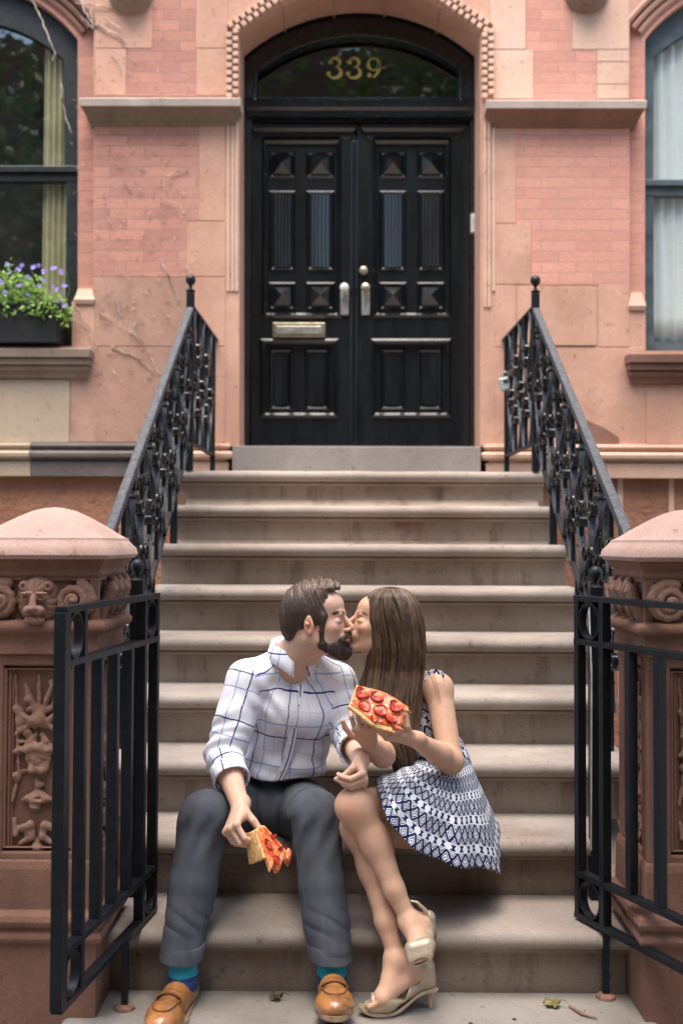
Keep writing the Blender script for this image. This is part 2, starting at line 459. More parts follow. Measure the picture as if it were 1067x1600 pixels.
def iron():
    m, nt, bs = nodes_of('black_painted_iron'); t = NT(nt); v = t.world()
    c = t.ramp(t.noise(v, 30, 6, .7), [(.3, (.004, .005, .007)), (.62, (.009, .012, .016)), (.8, (.03, .032, .035))])
    t.l(c, bs.inputs['Base Color']); bs.inputs['Specular IOR Level'].default_value = .28
    t.l(t.math('MULTIPLY_ADD', t.noise(v, 60, 4), .3, .26), bs.inputs['Roughness'])
    t.l(t.bump(t.noise(v, 220, 4, .7), .35, .002), bs.inputs['Normal'])
    bs.inputs['Coat Weight'].default_value = .0; bs.inputs['Coat Roughness'].default_value = .2
    return m
M['iron'] = iron(); M['iron_worn_sky'] = simple('worn_iron_sky_sheen', (.060, .066, .078), .55, .2, .35, 60, 260, .6, .002, .6); M['iron_gloss'] = simple('glossy_black_iron', (.010, .013, .016), .22, 0, .3, 40, 120, .3, .002, .7)  # rail iron: worn grey, with the sky's sheen put into the colour
M['door'] = simple('black_gloss_door_paint', (.006, .009, .011), .22, 0, .3, 5, 25, .12, .003, .6, coat=.5, vstretch=(2, 2, .3))
M['door_frame'] = simple('black_gloss_frame_paint', (.008, .012, .014), .25, 0, .3, 5, 30, .1, .003, .6, coat=.4)
M['win_black'] = simple('black_window_paint', (.012, .013, .013), .4, 0, .3, 12, 40, .3)
M['win_sky_grey'] = simple('sky_tinted_window_paint', (.075, .10, .11), .35, 0, .2, 9, 40, .2)  # frame paint whose blue grey is reflected sky put into the colour
M['dark'] = simple('dark_interior', (.012, .013, .012), .9, bstr=0)
M['brass'] = simple('aged_brass', (.42, .36, .25), .38, .9, .15, 20, 80, .1)
M['nickel'] = simple('worn_nickel', (.50, .48, .42), .4, .8, .2, 20, 80, .1)
M['porcelain'] = simple('porcelain_knob', (.62, .62, .57), .25, 0, .08)
M['gold'] = simple('gold_leaf', (.62, .46, .10), .45, .35, .15, 40)
M['intercom'] = simple('white_plastic_bell', (.62, .62, .56), .5)
M['lock'] = simple('grey_lock_box', (.42, .45, .42), .4, .3)
def glass(name, tint, refl=.9):
    m, nt, bs = nodes_of(name); t = NT(nt); nt.nodes.remove(bs)
    out = [n for n in nt.nodes if n.type == 'OUTPUT_MATERIAL'][0]
    tr = nt.nodes.new('ShaderNodeBsdfTransparent'); tr.inputs[0].default_value = c4(tint)
    gl = nt.nodes.new('ShaderNodeBsdfGlossy'); gl.inputs['Roughness'].default_value = .02; gl.inputs['Color'].default_value = (.9, .95, .92, 1)
    fr = nt.nodes.new('ShaderNodeFresnel'); fr.inputs['IOR'].default_value = 1.52
    t.l(t.bump(t.noise(t.world(), 5, 2), .05, .02), gl.inputs['Normal'])
    f = t.math('MULTIPLY_ADD', fr.outputs[0], refl, .07)
    mx = nt.nodes.new('ShaderNodeMixShader'); t.l(f, mx.inputs[0]); t.l(tr.outputs[0], mx.inputs[1]); t.l(gl.outputs[0], mx.inputs[2])
    t.l(mx.outputs[0], out.inputs[0]); return m
M['glass'] = glass('window_glass', (.98, .99, .985), .4)
M['glass_dark'] = glass('fanlight_glass', (.35, .42, .38), .75)
M['curtain_cream'] = simple('cream_curtain', (.60, .55, .36), .85, bstr=0)
M['curtain_white'] = simple('white_sheer_curtain', (.92, .96, .97), .85, 0, .03, 2, bstr=0)

YW = 6.42; YD = 6.75
BR = (0, YW, 1.0)
house = thing('brownstone_house', 'pink brownstone and brick row house front with an arched double doorway', 'house', (0.05, YW, 0))
def arc(cx, cy, r, x0, x1, n=16):
    """px points on the upper circle arc from x0 to x1"""
    a0 = math.acos(max(-1, min(1, (x0 - cx) / r))); a1 = math.acos(max(-1, min(1, (x1 - cx) / r)))
    return [(cx + r * math.cos(a0 + (a1 - a0) * i / n), cy - r * math.sin(a0 + (a1 - a0) * i / n)) for i in range(n + 1)]
def pw(pts, Y):
    return [(W(x, y, Y).x, W(x, y, Y).z) for x, y in pts]
MX = lambda x: 1124 - x + 5
# front wall sheet with the door opening and both window openings as notches
TOP = -1500; L = -700; RR = 1800
poly = [(374, 697)] + [(374, 54)] + arc(562, 265, 283, 374, 750, 24) + [(750, 697), (RR, 697), (RR, 548), (1008, 548), (1008, 470), (983, 470)]
ra = arc(1189, 195, 262, 983, 1395, 24); poly += ra + [(1395, 470), (1500, 548)][:0] + [(1395, 548)][:0]
poly += [(1395, 547.5), (RR, 547.5)][:0]
poly += [(1395, 470), (1395, 540), (RR - 1, 540), (RR, TOP), (L, TOP), (L + 1, 534), (-267, 534), (-267, 34)]
poly += arc(-60, 195, 262, -266, 147, 24) + [(147, 470), (113, 470), (113, 541), (L, 541), (L, 697)]
w = MB(); w.prism(pw(poly, YW), YW, YW + .30); w.build('wall', M['stone'], house)
# upper storeys and flanks behind that sheet
d = MB(); d.box(-4.5, 4.7, YW + .52, YW + .9, -1.6, 9.5); d.build('interior_wall', M['dark'], house)
for a, b in ((-4.6, wx(362, YW)), (wx(750, YW), 4.8)): rw = MB(); rw.box(a, b, YW + .012, YW + .4, -1.5, wz(735, YW)); rw.build('basement_wall', M['rough'], house)
for a in (215, 965, 1045): jn = MB(); jn.pbox(a, 742, a + 8, 1100, YW + .008, .02); jn.build('joint_band', M['stone_pale'], house)
# brick panels and stone blocks, a few millimetres proud of the sheet
def plates(name, rects, mat, proud, gap=1.0, bev=.002):
    for x0, y0, x1, y1 in rects:
        m = MB(); m.pbox(x0 + gap, y0 + gap, x1 - gap, y1 - gap, YW - proud, proud + .012); m.build(name, mat, house, bevel=bev)
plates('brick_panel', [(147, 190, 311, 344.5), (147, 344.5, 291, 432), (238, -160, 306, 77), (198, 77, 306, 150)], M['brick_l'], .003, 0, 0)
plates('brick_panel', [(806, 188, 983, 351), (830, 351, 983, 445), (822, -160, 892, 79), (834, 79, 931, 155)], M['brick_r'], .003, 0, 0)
for a, b, c_, d_ in ((306, -160, 356, 151), (149, -60, 240, 151), (768, -160, 822, 156), (892, -60, 982, 156)):
    j = MB(); j.pbox(a, b, c_, d_, YW - .0015, .01); j.build('mortar_bed', M['mortar'], house)
plates('stone_block', [(149, -70, 238, 75), (149, 76, 197, 149), (307, -150, 357, 75), (307, 76, 357, 149), (311, 191, 352, 345), (291, 346, 352, 432), ], M['stone'], .004, .2)
plates('stone_block', [(147, 433, 300, 541), (110, 542, 300, 691)], M['stone_dirty'], .004, .2)
plates('stone_block', [(301, 433, 352, 541), (301, 542, 352, 691)], M['stone'], .004, .2)
plates('stone_block', [(766, -150, 821, 77), (764, 78, 833, 154), (893, -150, 982, 77), (932, 78, 982, 96), (932, 97, 982, 131), (932, 132, 982, 154)], M['stone_pale'], .004, .2)
plates('stone_block', [(772, 190, 806, 349), (772, 350, 829, 444), (772, 445, 806, 542), (934, 445, 983, 542), (772, 543, 1007, 695), (1008, 602, RR - 5, 695)], M['stone'], .004, .2)
plates('stone_block', [(807, 447, 932, 540)], M['stone'], .009, .5)
pp = MB(); pp.prism(pw([(905, 694), (905, 652), (942, 668), (966, 684), (966, 694)], YW), YW - .0075, YW); pp.build('stone_patch', M['cornice_r'], house)
plates('painted_block', [(-690, 592, 109, 690)], M['stone_beige'], .009, 0)
# jamb and reveal mouldings of the doorway
for px in (357, 364, 370, MX(357) - 1, MX(364) - 1, MX(370) - 1):
    jm = MB(); jm.tube([W(px, 192, YW), W(px, 455 + (750 < px < 765) * 25, YW)], .011, 10); jm.build('jamb_moulding', M['stone_pale'], house, True)
# dentil rope round the arch
de = MB(); fil = MB()
for mir in (0, 1):
    path = [(364, 152), (364, 46), (432, -2), (500, -30), (562, -38)]
    if mir: path = [(MX(x) - 4, y) for x, y in path]
    pts = []
    for a, b in zip(path, path[1:]):
        n = max(1, round(math.dist(a, b) / 12))
        pts += [(a[0] + (b[0] - a[0]) * i / n, a[1] + (b[1] - a[1]) * i / n, math.atan2(b[1] - a[1], b[0] - a[0])) for i in range(n)]
    for i, (x, y, an) in enumerate(pts):
        for side in (-1, 1):
            off = 5.0 * side; sh = 6 if (side > 0) else 0
            q = W(x - math.sin(an) * off + math.cos(an) * sh, y + math.cos(an) * off + math.sin(an) * sh, YW)
            u = Vector((math.cos(an), 0, -math.sin(an))); n2 = Vector((math.sin(an), 0, math.cos(an)))
            de.obox(q - Vector((0, .012, 0)), u * .0145, n2 * .0165, Vector((0, .022, 0)))
    fp = [(355, 153), (355, 40), (428, -12), (500, -42)]
    if mir: fp = [(MX(x) - 4, y) for x, y in fp]
    fil.ribbon([W(x, y, YW - .008) for x, y in fp], (0, 1, 0), .03, .008)
de.build('arch_dentils', M['stone_pale'], house, bevel=.004); fil.build('arch_fillet', M['stone'], house)
vo = MB()
for a in (441, 521, 603, 688):
    vo = MB(); p0 = W(a, 265 - math.sqrt(283 ** 2 - (a - 562) ** 2), YW); 
    vo.box(p0.x - .004, p0.x + .004, YW + .002, YD + .0, p0.z - .003, p0.z + .02); vo.build('arch_joint', M['mortar'], house)
# cornices
def zz(y, Y=YW): return wz(y, Y)
for side, (x0, x1, mt) in enumerate(((137, 362, 'cornice_l'), (768, 992, 'cornice_r'))):
    dy = 0 if side == 0 else 3
    c = MB(); H = zz(155 + dy, YW - .1); s = .0037
    prof = [(H - .125, .0), (H - .12, .018), (H - .105, .022), (H - .10, .035), (H - .088, .04), (H - .08, .056), (H - .062, .075), (H - .05, .09), (H - .045, .098), (H - .044, .099), (H - .044, 0)]
    c.moulding(wx(x0, YW), wx(x1, YW), YW, prof, xk=.4); co_ = c.build('cornice', M[mt], house)
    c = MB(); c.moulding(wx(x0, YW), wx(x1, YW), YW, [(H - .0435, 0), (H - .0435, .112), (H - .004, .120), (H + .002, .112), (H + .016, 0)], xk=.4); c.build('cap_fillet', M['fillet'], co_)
# base mouldings
bp = [(zz(746), .045), (zz(724), .05), (zz(723), .032), (zz(720), .032), (zz(719), .06), (zz(716), .075), (zz(711), .078), (zz(707), .066), (zz(706), .03), (zz(704), .03), (zz(703), .045), (zz(699), .058), (zz(695), .052), (zz(693), 0)]
for x0, x1, mt in ((-690, 50, 'stone_beige'), (51, 302, 'base_dark'), (303, 345, 'stone_pale')):
    c = MB(); c.moulding(wx(x0, YW) , wx(x1, YW), YW, [(z, p) for z, p in bp]) if x1 == 345 else c.rings([[(wx(x0, YW), YW + .05, z), (wx(x0, YW), YW - p, z), (wx(x1, YW), YW - p, z), (wx(x1, YW), YW + .05, z)] for z, p in bp])
    c.build('base_moulding', M[mt], house)
c = MB(); c.moulding(wx(770, YW), 4.7, YW, bp); c.build('base_moulding', M['stone_pale'], house)
# window sills
for x0, x1, y0, mt in ((-400, 133, 545, 'cornice_l'), (987, 1500, 551, 'cornice_r')):
    c = MB(); H = zz(y0, YW - .1)
    prof = [(H - .165, .0), (H - .16, .03), (H - .125, .04), (H - .12, .06), (H - .10, .065), (H - .095, .05), (H - .09, .08), (H - .06, .085), (H - .055, .07), (H - .05, .1), (H - .005, .105), (H + .004, .09), (H + .02, 0)]
    c.moulding(wx(x0, YW), wx(x1, YW), YW, prof, .2, .4); c.build('window_sill', M[mt], house)
sm = MB(); sm.moulding(wx(118, YW), wx(140, YW), YW, [(zz(476), .012), (zz(470), .02), (zz(464), .012), (zz(452), 0)]); sm.build('impost_stone', M['stone_pale'], house)
sm = MB(); sm.moulding(wx(987, YW), wx(1004, YW), YW, [(zz(484), .012), (zz(478), .02), (zz(470), .012), (zz(456), 0)])
sm.build('impost_stone', M['stone_pale'], house)
# carved bosses at the top of the picture
for px, py, mt in ((205, -10, 'cornice_l'), (915, -12, 'cornice_l')):
    c = MB(); q = W(px, py, YW)
    c.lathe([(.02, -.02), (.135, 0), (.13, .03), (.10, .06), (.095, .07), (.085, .085), (.05, .105), (.02, .115), (.001, .12)], q, 28, 'Y')
    for k in range(8):
        a = k * math.pi / 4; c.ball(q + Vector((math.cos(a) * .075, -.075, math.sin(a) * .075)), .028, 6)
    c.build('stone_boss', M[mt], house, True)

# windows
def window(side):
    mt = M['win_black'] if side < 0 else M['win_sky_grey']
    f = (lambda x: x) if side < 0 else (lambda x: MX(x))
    def P(pts): return [(f(x), y) for x, y in pts]
    # recessed surround with brick
    sr = MB(); Yr = YW + .06
    ring = [(150, 480)] + arc(-60, 195, 266, 150, -266, 24)[0:] + [(-270, 480), (-243, 480)] + arc(-60, 195, 226, -240, 122, 24) + [(122, 480)]
    sr.prism(pw(P(ring), Yr), Yr, Yr + .2); sr.build('window_reveal', M['brick_l'] if side < 0 else M['brick_r'], house)
    for k, r_ in enumerate((264, 252, 240)):
        arcm = MB(); arcm.tube([W(f(x), y, YW + .015 + .02 * k) for x, y in arc(-60, 195, r_, -60 + r_ * .80, -60 - r_ * .8, 30)], .02, 8)
        arcm.build('arch_moulding', M['stone'] if side > 0 else M['cornice_r'], house, True)
    Yf = YW + .13
    win = MB(); bot = 540 if side < 0 else 549
    outer = [(123, bot)] + arc(-60, 195, 225, 123, -243, 24) + [(-243, bot)]
    e_ = 0 if side < 0 else 8; inner = [(101 + e_, 262)] + arc(-60, 268.7, 238 + e_, 100 + e_, -220, 20) + [(-221, 262)]
    y1, y2 = (262, 282) if side < 0 else (282, 305)
    inner[0] = (101 + e_, y1); inner[-1] = (-221, y1)
    hole2 = [(98, y2), (98, bot - 16), (-218, bot - 16), (-218, y2)]
    def frame_obj(name, outer, inner, Y, th, mat, par):
        o_, i_ = pw(P(outer), Y), pw(P(inner), Y); m = MB(); n, k = len(o_), len(i_)
        tri = tessellate_polygon([[Vector((x, z, 0)) for x, z in o_], [Vector((x, z, 0)) for x, z in i_]])
        al = o_ + i_; vs = [(x, Y, z) for x, z in al] + [(x, Y + th, z) for x, z in al]; N = n + k
        fs = [tuple(t_) for t_ in tri] + [tuple(N + q for q in reversed(t_)) for t_ in tri]
        fs += [(q, (q + 1) % n, N + (q + 1) % n, N + q) for q in range(n)]
        fs += [(n + q, n + (q + 1) % k, N + n + (q + 1) % k, N + n + q) for q in range(k)]
        m.add(vs, fs); return m.build(name, mat, par)
    up = [(123, y1 - .5)] + arc(-60, 195, 225, 123, -243, 24) + [(-243, y1 - .5)]
    fr = frame_obj('window', [(123, y2 + .5)] + arc(-60, 195, 225, 123, -243, 24) + [(-243, y2 + .5)], inner, Yf, .06, mt, house)
    g = MB()
    for (a_, b_, c_, d_) in ((98 + e_, y2 + .6, 123, bot), (-243, y2 + .6, -218, bot), (-218, bot - 16, 98 + e_, bot)):
        u0, u1 = sorted((wx(f(a_), Yf), wx(f(c_), Yf))); g.box(u0, u1, Yf + .004, Yf + .064, wz(d_, Yf), wz(b_, Yf))
    g = g.build('lower_sash', mt, fr)
    r2 = MB()
    a0, a1 = sorted((wx(f(121), Yf), wx(f(-241), Yf)))
    r2.box(a0, a1, Yf - .02, Yf - .002, wz(y1 - 1, Yf), wz(y1 + 9, Yf)); r2.build('meeting_rail', mt, fr, bevel=.004)
    p = MB(); p.prism(pw(P([(102 + e_, y1 + 1)] + arc(-60, 268.7, 240 + e_, 102 + e_, -222, 16) + [(-222, y1 + 1)]), Yf + .03), Yf + .03, Yf + .034); p.build('pane', M['glass'], fr)
    p = MB(); a, b = sorted((wx(f(99 + e_), Yf), wx(f(-219), Yf))); p.box(a, b, Yf + .04, Yf + .044, wz(bot - 14, Yf), wz(y2, Yf)); p.build('pane', M['glass'], fr)
    return fr
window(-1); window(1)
def curtain(x0, x1, y0, y1, Y, mat, label, folds, amp=.012):
    a, b = wx(x0, Y), wx(x1, Y); n = folds * 10; rs = []
    for z in np.linspace(wz(y1, Y), wz(y0, Y), 12):
        rs.append([(a + (b - a) * i / n, Y + amp * math.sin(i / n * folds * 2 * math.pi + .4 * math.sin(z * 2)) * (1 + .3 * math.sin(i * .7)), z) for i in range(n + 1)])
    m = MB(); m.rings(rs, closed=False, cap=False); o = m.build('curtain', mat, None, True)
    s = o.modifiers.new('thick', 'SOLIDIFY'); s.thickness = .003
    return tagit(o, label, 'curtain')
curtain(62, 101, 30, 520, YW + .198, M['curtain_cream'], 'cream drape hanging at the side of the window above the flower box', 4)
curtain(1002, 1400, 40, 540, YW + .198, M['curtain_white'], 'white sheer curtain filling the tall window with a sky tinted blue grey frame', 22)

# the doorway
df = MB()
outer = [(381, 700)] + arc(562, 296, 271, 381, 744, 24) + [(744, 700)]
def hole_prism(m, outer, holes, Y, th):
    loops = [pw(outer, Y)] + [pw(h, Y) for h in holes]; al = [q for l_ in loops for q in l_]; N = len(al)
    tri = tessellate_polygon([[Vector((x, z, 0)) for x, z in l_] for l_ in loops])
    vs = [(x, Y, z) for x, z in al] + [(x, Y + th, z) for x, z in al]
    fs = [tuple(t_) for t_ in tri] + [tuple(N + q for q in reversed(t_)) for t_ in tri]; b = 0
    for l_ in loops:
        k = len(l_); fs += [(b + q, b + (q + 1) % k, N + b + (q + 1) % k, N + b + q) for q in range(k)]; b += k
    m.add(vs, fs)
fan = [(398, 152)] + arc(562, 313, 257, 400, 719, 20) + [(719, 152)]
outer = [(376, 700)] + [(376, 90)] + arc(562, 296, 276, 378, 746, 24) + [(748, 90), (748, 700)]
lower = [(390, 186), (390, 699), (736, 699), (736, 186)]
# split at the transom so each piece is simple
hole_prism(df, [(376, 184), (376, 60)] + arc(562, 290, 275, 378, 746, 24) + [(748, 60), (748, 184)], [fan], YD, .12)
df.pbox(376, 184.5, 391, 700, YD, .12); df.pbox(735, 184.5, 748, 700, YD, .12)
dfo = df.build('door_frame', M['door_frame'], house, bevel=.004)
tb = MB(); tb.moulding(wx(392, YD), wx(738, YD), YD, [(wz(186, YD), .005), (wz(184, YD), .03), (wz(176, YD), .035), (wz(172, YD), .05), (wz(162, YD), .055), (wz(158, YD), .04), (wz(156, YD), .0)], .01); tb.build('transom', M['door_frame'], dfo)
fb = MB()
fb.tube([W(x, y, YD + .0) for x, y in [(397, 153)] + arc(562, 313, 257, 399, 720, 24) + [(720, 153)]], .012, 8); fb.build('fanlight_bead', M['door_frame'], dfo, True)
fg = MB(); fg.prism(pw([(396, 154)] + arc(562, 313, 259, 397, 722, 20) + [(722, 154)], YD + .06), YD + .06, YD + .064)
fgo = fg.build('fanlight', M['glass_dark'], house)
def digit(m, ch, x0, y0, wpx, hpx, Y):
    def stroke(pts, wd):
        P3 = [W(x0 + x * wpx, y0 + (1 - y) * hpx, Y) for x, y in pts]; L_, R_ = [], []
        for i, p in enumerate(P3):
            a = P3[max(0, i - 1)]; b = P3[min(len(P3) - 1, i + 1)]; tg = (b - a); tg.y = 0; tg.normalize()
            n = Vector((tg.z, 0, -tg.x)); L_.append(p + n * wd[i] / 2); R_.append(p - n * wd[i] / 2)
        k = len(P3); vs = L_ + R_ + [q + Vector((0, .003, 0)) for q in L_ + R_]
        fs = []
        for i in range(k - 1): fs += [(i, i + 1, k + i + 1, k + i), (2 * k + i, 3 * k + i, 3 * k + i + 1, 2 * k + i + 1), (i, 2 * k + i, 2 * k + i + 1, i + 1), (k + i, k + i + 1, 3 * k + i + 1, 3 * k + i)]
        m.add(vs, fs)
    def ell(cx, cy, rx, ry, a0, a1, n=16): return [(cx + rx * math.cos(R(a0 + (a1 - a0) * i / n)), cy + ry * math.sin(R(a0 + (a1 - a0) * i / n))) for i in range(n + 1)]
    def wd(n, lo, hi, ph=0): return [lo + (hi - lo) * math.sin(math.pi * i / n) ** 2 for i in range(n + 1)]
    def dot(x, y, r):
        c = W(x0 + x * wpx, y0 + (1 - y) * hpx, Y); m.lathe([(.0005, 0), (r, .0), (r, .003), (.0005, .003)], c + Vector((0, .003, 0)), 12, 'Y')
    if ch == '3':
        stroke(ell(.42, .76, .30, .22, 165, -90), wd(16, .007, .020)); stroke(ell(.40, .28, .40, .27, 90, -160), wd(16, .007, .024))
        dot(.16, .78, .013); dot(.06, .22, .014)
    else:
        stroke(ell(.45, .68, .33, .29, 0, 180), wd(16, .012, .010)[:]); stroke(ell(.45, .68, .33, .29, 180, 360), wd(16, .022, .008))
        stroke(ell(.28, .62, .50, .59, 8, -75), [.022 - .010 * i / 16 for i in range(17)]); dot(.2, .14, .014)
nb = MB()
for ch, x in (('3', 512), ('3', 542), ('9', 572)): digit(nb, ch, x, 90, 26, 32, YD + .052)
nb.build('house_number', M['gold'], fgo)
YL = YD + .055
def leaf(x0, x1, groups, lowgroup, top, name):
    sl = MB(); sl.pbox(x0, 186, x1, 697, YL + .03, .05); lf = sl.build('door_leaf', M['door'], house)
    # stiles and rails round the recessed panels
    st = MB(); cells = []
    gx0, gx1, gy0, gy1, cx = groups; lx0, lx1, ly0, ly1, lc = lowgroup
    holes = [[(gx0, gy0), (gx0, gy1), (gx1, gy1), (gx1, gy0)], [(lx0, ly0), (lx0, ly1), (lx1, ly1), (lx1, ly0)]]
    hole_prism(st, [(x0 + .5, 187), (x0 + .5, 696), (x1 - .5, 696), (x1 - .5, 187)], holes, YL, .032); st.build('stiles', M['door'], lf, bevel=.003)
    def ring(ax, ay, bx, by, Y, wd, pr):
        mo = MB()
        o_ = [(ax, ay), (ax, by), (bx, by), (bx, ay)]
        i_ = [(ax + wd, ay + wd), (ax + wd, by - wd), (bx - wd, by - wd), (bx - wd, ay + wd)]
        mid = [((p[0] + q[0]) / 2, (p[1] + q[1]) / 2) for p, q in zip(o_, i_)]
        A = [W(x, y, Y) for x, y in o_]; B_ = [W(x, y, Y) - Vector((0, pr, 0)) for x, y in mid]; C_ = [W(x, y, Y) for x, y in i_]; D_ = [q + Vector((0, .03, 0)) for q in C_]
        vs = A + B_ + C_ + D_; fs = []
        for q in range(4):
            r_ = (q + 1) % 4; fs += [(q, r_, 4 + r_, 4 + q), (4 + q, 4 + r_, 8 + r_, 8 + q), (8 + q, 8 + r_, 12 + r_, 12 + q)]
        mo.add(vs, fs); mo.build('panel_moulding', M['door'], lf)
    ring(gx0 - 5, gy0 - 5, gx1 + 5, gy1 + 5, YL, 8, .018); ring(lx0 - 5, ly0 - 5, lx1 + 5, ly1 + 5, YL, 8, .018)
    Yp = YL + .022
    def P_(fn): q_ = MB(); fn(q_); q_.build('panel', M['door'], lf)
    P_(lambda q_: q_.pbox(gx0 + 2, gy0 + 2, gx1 - 2, gy1 - 2, Yp + .002, .01)); P_(lambda q_: q_.pbox(lx0 + 2, ly0 + 2, lx1 - 2, ly1 - 2, Yp + .002, .01))
    cxs = ((gx0 + 7, cx - 9), (cx + 9, gx1 - 7))
    for a, b in cxs:
        for (c_, e) in ((gy0 + 16, gy0 + 56), (gy1 - 50, gy1 - 8)):
            ring(a - 1, c_ - 1, b + 1, e + 1, Yp, 6, .014)
            q = [W(a + 5, c_ + 5, Yp), W(b - 5, c_ + 5, Yp), W(b - 5, e - 5, Yp), W(a + 5, e - 5, Yp), W((a + b) / 2, (c_ + e) / 2, Yp) - Vector((0, .05, 0))]
            P_(lambda q_: q_.add(q, [(0, 1, 4), (1, 2, 4), (2, 3, 4), (3, 0, 4)]))
        c_, e = gy0 + 76, gy1 - 68
        ring(a - 1, c_, b + 1, e, Yp, 6, .014)
        P_(lambda q_: [q_.tube([W(a + 7 + (b - a - 14) * (k + .5) / 5, c_ + 6, Yp + .002), W(a + 7 + (b - a - 14) * (k + .5) / 5, e - 6, Yp + .002)], .0125, 8) for k in range(5)])
    lcs = ((lx0 + 9, lc - 9), (lc + 9, lx1 - 9))
    for a, b in lcs:
        ring(a, ly0 + 10, b, ly1 - 6, Yp, 7, .014)
        P_(lambda q_: q_.pbox(a + 9, ly0 + 20, b - 9, ly1 - 16, Yp - .006, .01))
    c = MB(); tx0, tx1 = top; c.moulding(wx(tx0 + 5, YL), wx(tx1 - 5, YL), YL, [(wz(218, YL), .0), (wz(215, YL), .02), (wz(208, YL), .026), (wz(204, YL), .045), (wz(199, YL), .05), (wz(198, YL), 0)], .01); c.build('drip_moulding', M['door'], lf)
    return lf
lL = leaf(391.5, 554.5, (414, 529, 222, 492, 470), (411, 524, 534, 648, 467), (396, 548), 'l')
lR = leaf(556.5, 734.5, (586, 700, 222, 492, 643), (584, 700, 534, 648, 642), (568, 718), 'r')
astr = MB(); astr.pbox(548, 220, 558, 697, YL - .012, .02); astr.build('astragal', M['door'], lL, bevel=.004)
m = MB(); m.pbox(426, 504, 508, 527, YL - .012, .02); ms = m.build('mail_slot', M['brass'], lL, bevel=.004)
m = MB(); m.pbox(432, 509, 502, 522, YL - .017, .01); m.build('flap', M['nickel'], ms, bevel=.003) if False else m.build('mail_flap', M['nickel'], lL, bevel=.003)
for x, lf, km in ((538, lL, 'porcelain'), (571, lR, 'brass')):
    m = MB(); m.pbox(x - 6, 444, x + 6.5, 492, YL - .02, .02); m.build('lock_plate', M['nickel'], lf, bevel=.004)
    m = MB(); q = W(x, 452, YL - .02); m.lathe([(.010, 0), (.010, .02), (.022, .028), (.029, .042), (.027, .056), (.012, .064), (.001, .065)], q, 20, 'Y'); m.build('knob', M[km], lf, True)
m = MB(); q = W(568, 423, YL - .002); m.lathe([(.026, 0), (.026, .012), (.018, .018), (.001, .019)], q, 20, 'Y'); m.build('deadbolt', M['brass'], lR, True)
m = MB(); m.pbox(735.5, 333, 745, 363, YD - .035, .035); m.pbox(737.5, 337, 743, 345, YD - .038, .01); m.build('doorbell', M['intercom'], house, bevel=.004)
m = MB(); m.pbox(738, 392, 745.5, 417, YD - .03, .03); m.build('hinge', M['iron'], house, bevel=.003)
m = MB(); m.box(wx(362, 6.33), wx(751, 6.33), 6.33, 7.1, 1.5, wz(697, 6.33)); m.build('door_sill', M['sill_block'], house, bevel=.006)

# ------------------------------------------------------------------ stoop
RS, DD, Y0 = .185, .29, 5.47
def tz(k): return (9 - k) * RS
def ty(k): return Y0 - k * DD
stoop = thing('stoop', 'worn brown stone stoop of nine steps climbing to the black double doors', 'steps', (.06, 4.5, 0))
XA, XB = -.86, .98
def nosing(Y, z, back):
    pts = [(back, z)]
    r = .028
    for i in range(9):
        a = R(90 + 22.5 * i); pts.append((Y + r + r * math.cos(a) * 1.0, z - r + r * math.sin(a)))
    pts += [(Y + .050, z - .056), (Y + .050, z - .060), (Y + .040, z - .062), (Y + .040, z - .070), (Y + .056, z - .076), (back, z - .076)]
    return pts
for k in range(0, 9):
    xa, xb = (XA, XB) if k < 7 else (-.695, .812)
    back = ty(k - 1) + .05 if k else YW
    n = 40; xs = np.linspace(xa, xb, n); rs = []
    for i, x in enumerate(xs):
        w1 = .0028 * math.sin(x * 3.1 + k * 2.3) + .0018 * math.sin(x * 9.7 + k)     # worn edge
        rs.append([(x, y + (w1 if y < ty(k) + .03 else 0), z - (abs(w1) * .8 if z > tz(k) - .03 and y < ty(k) + .2 else 0)) for y, z in nosing(ty(k), tz(k), back)])
    t = MB(); t.rings(rs); o = t.build('tread', M['tread'], stoop, True)
    t = MB(); t.box(xa + .001, xb - .001, ty(k) + .064, back + .03, tz(k + 1) - .02, tz(k) - .070); t.build('riser', M['riser'], stoop)
t = MB(); t.xprism([(ty(8) + .3, -.3), (ty(8) + .3, 0), (ty(0) + .12, tz(0) - .1), (YW, tz(0) - .1), (YW, -.3)], XA + .03, XB - .03); t.build('stair_core', M['riser'], stoop)
t = MB(); t.box(-.78, .80 + .05, 2.62, ty(8) + .06, -.16, 0); slab = t.build('bottom_slab', M['slab'], stoop, bevel=.02)
# sidewalk and areaway
t = MB(); t.box(-40, 40, -16, -3.6, -.6, -.30); tagit(t.build('road', simple('asphalt', (.05, .05, .052), .9), origin=(0, -9, -.3)), kind='structure')
t = MB(); t.box(-40, 40, -3.6, 3.44, -.4, -.16); tagit(t.build('sidewalk', M['walk'], origin=(0, 0, -.16)), kind='structure')
t = MB(); t.box(-40, 40, 3.44, 60, -1.7, -1.5); tagit(t.build('areaway_floor', M['slab'], origin=(0, 4, -1.5)), kind='structure')

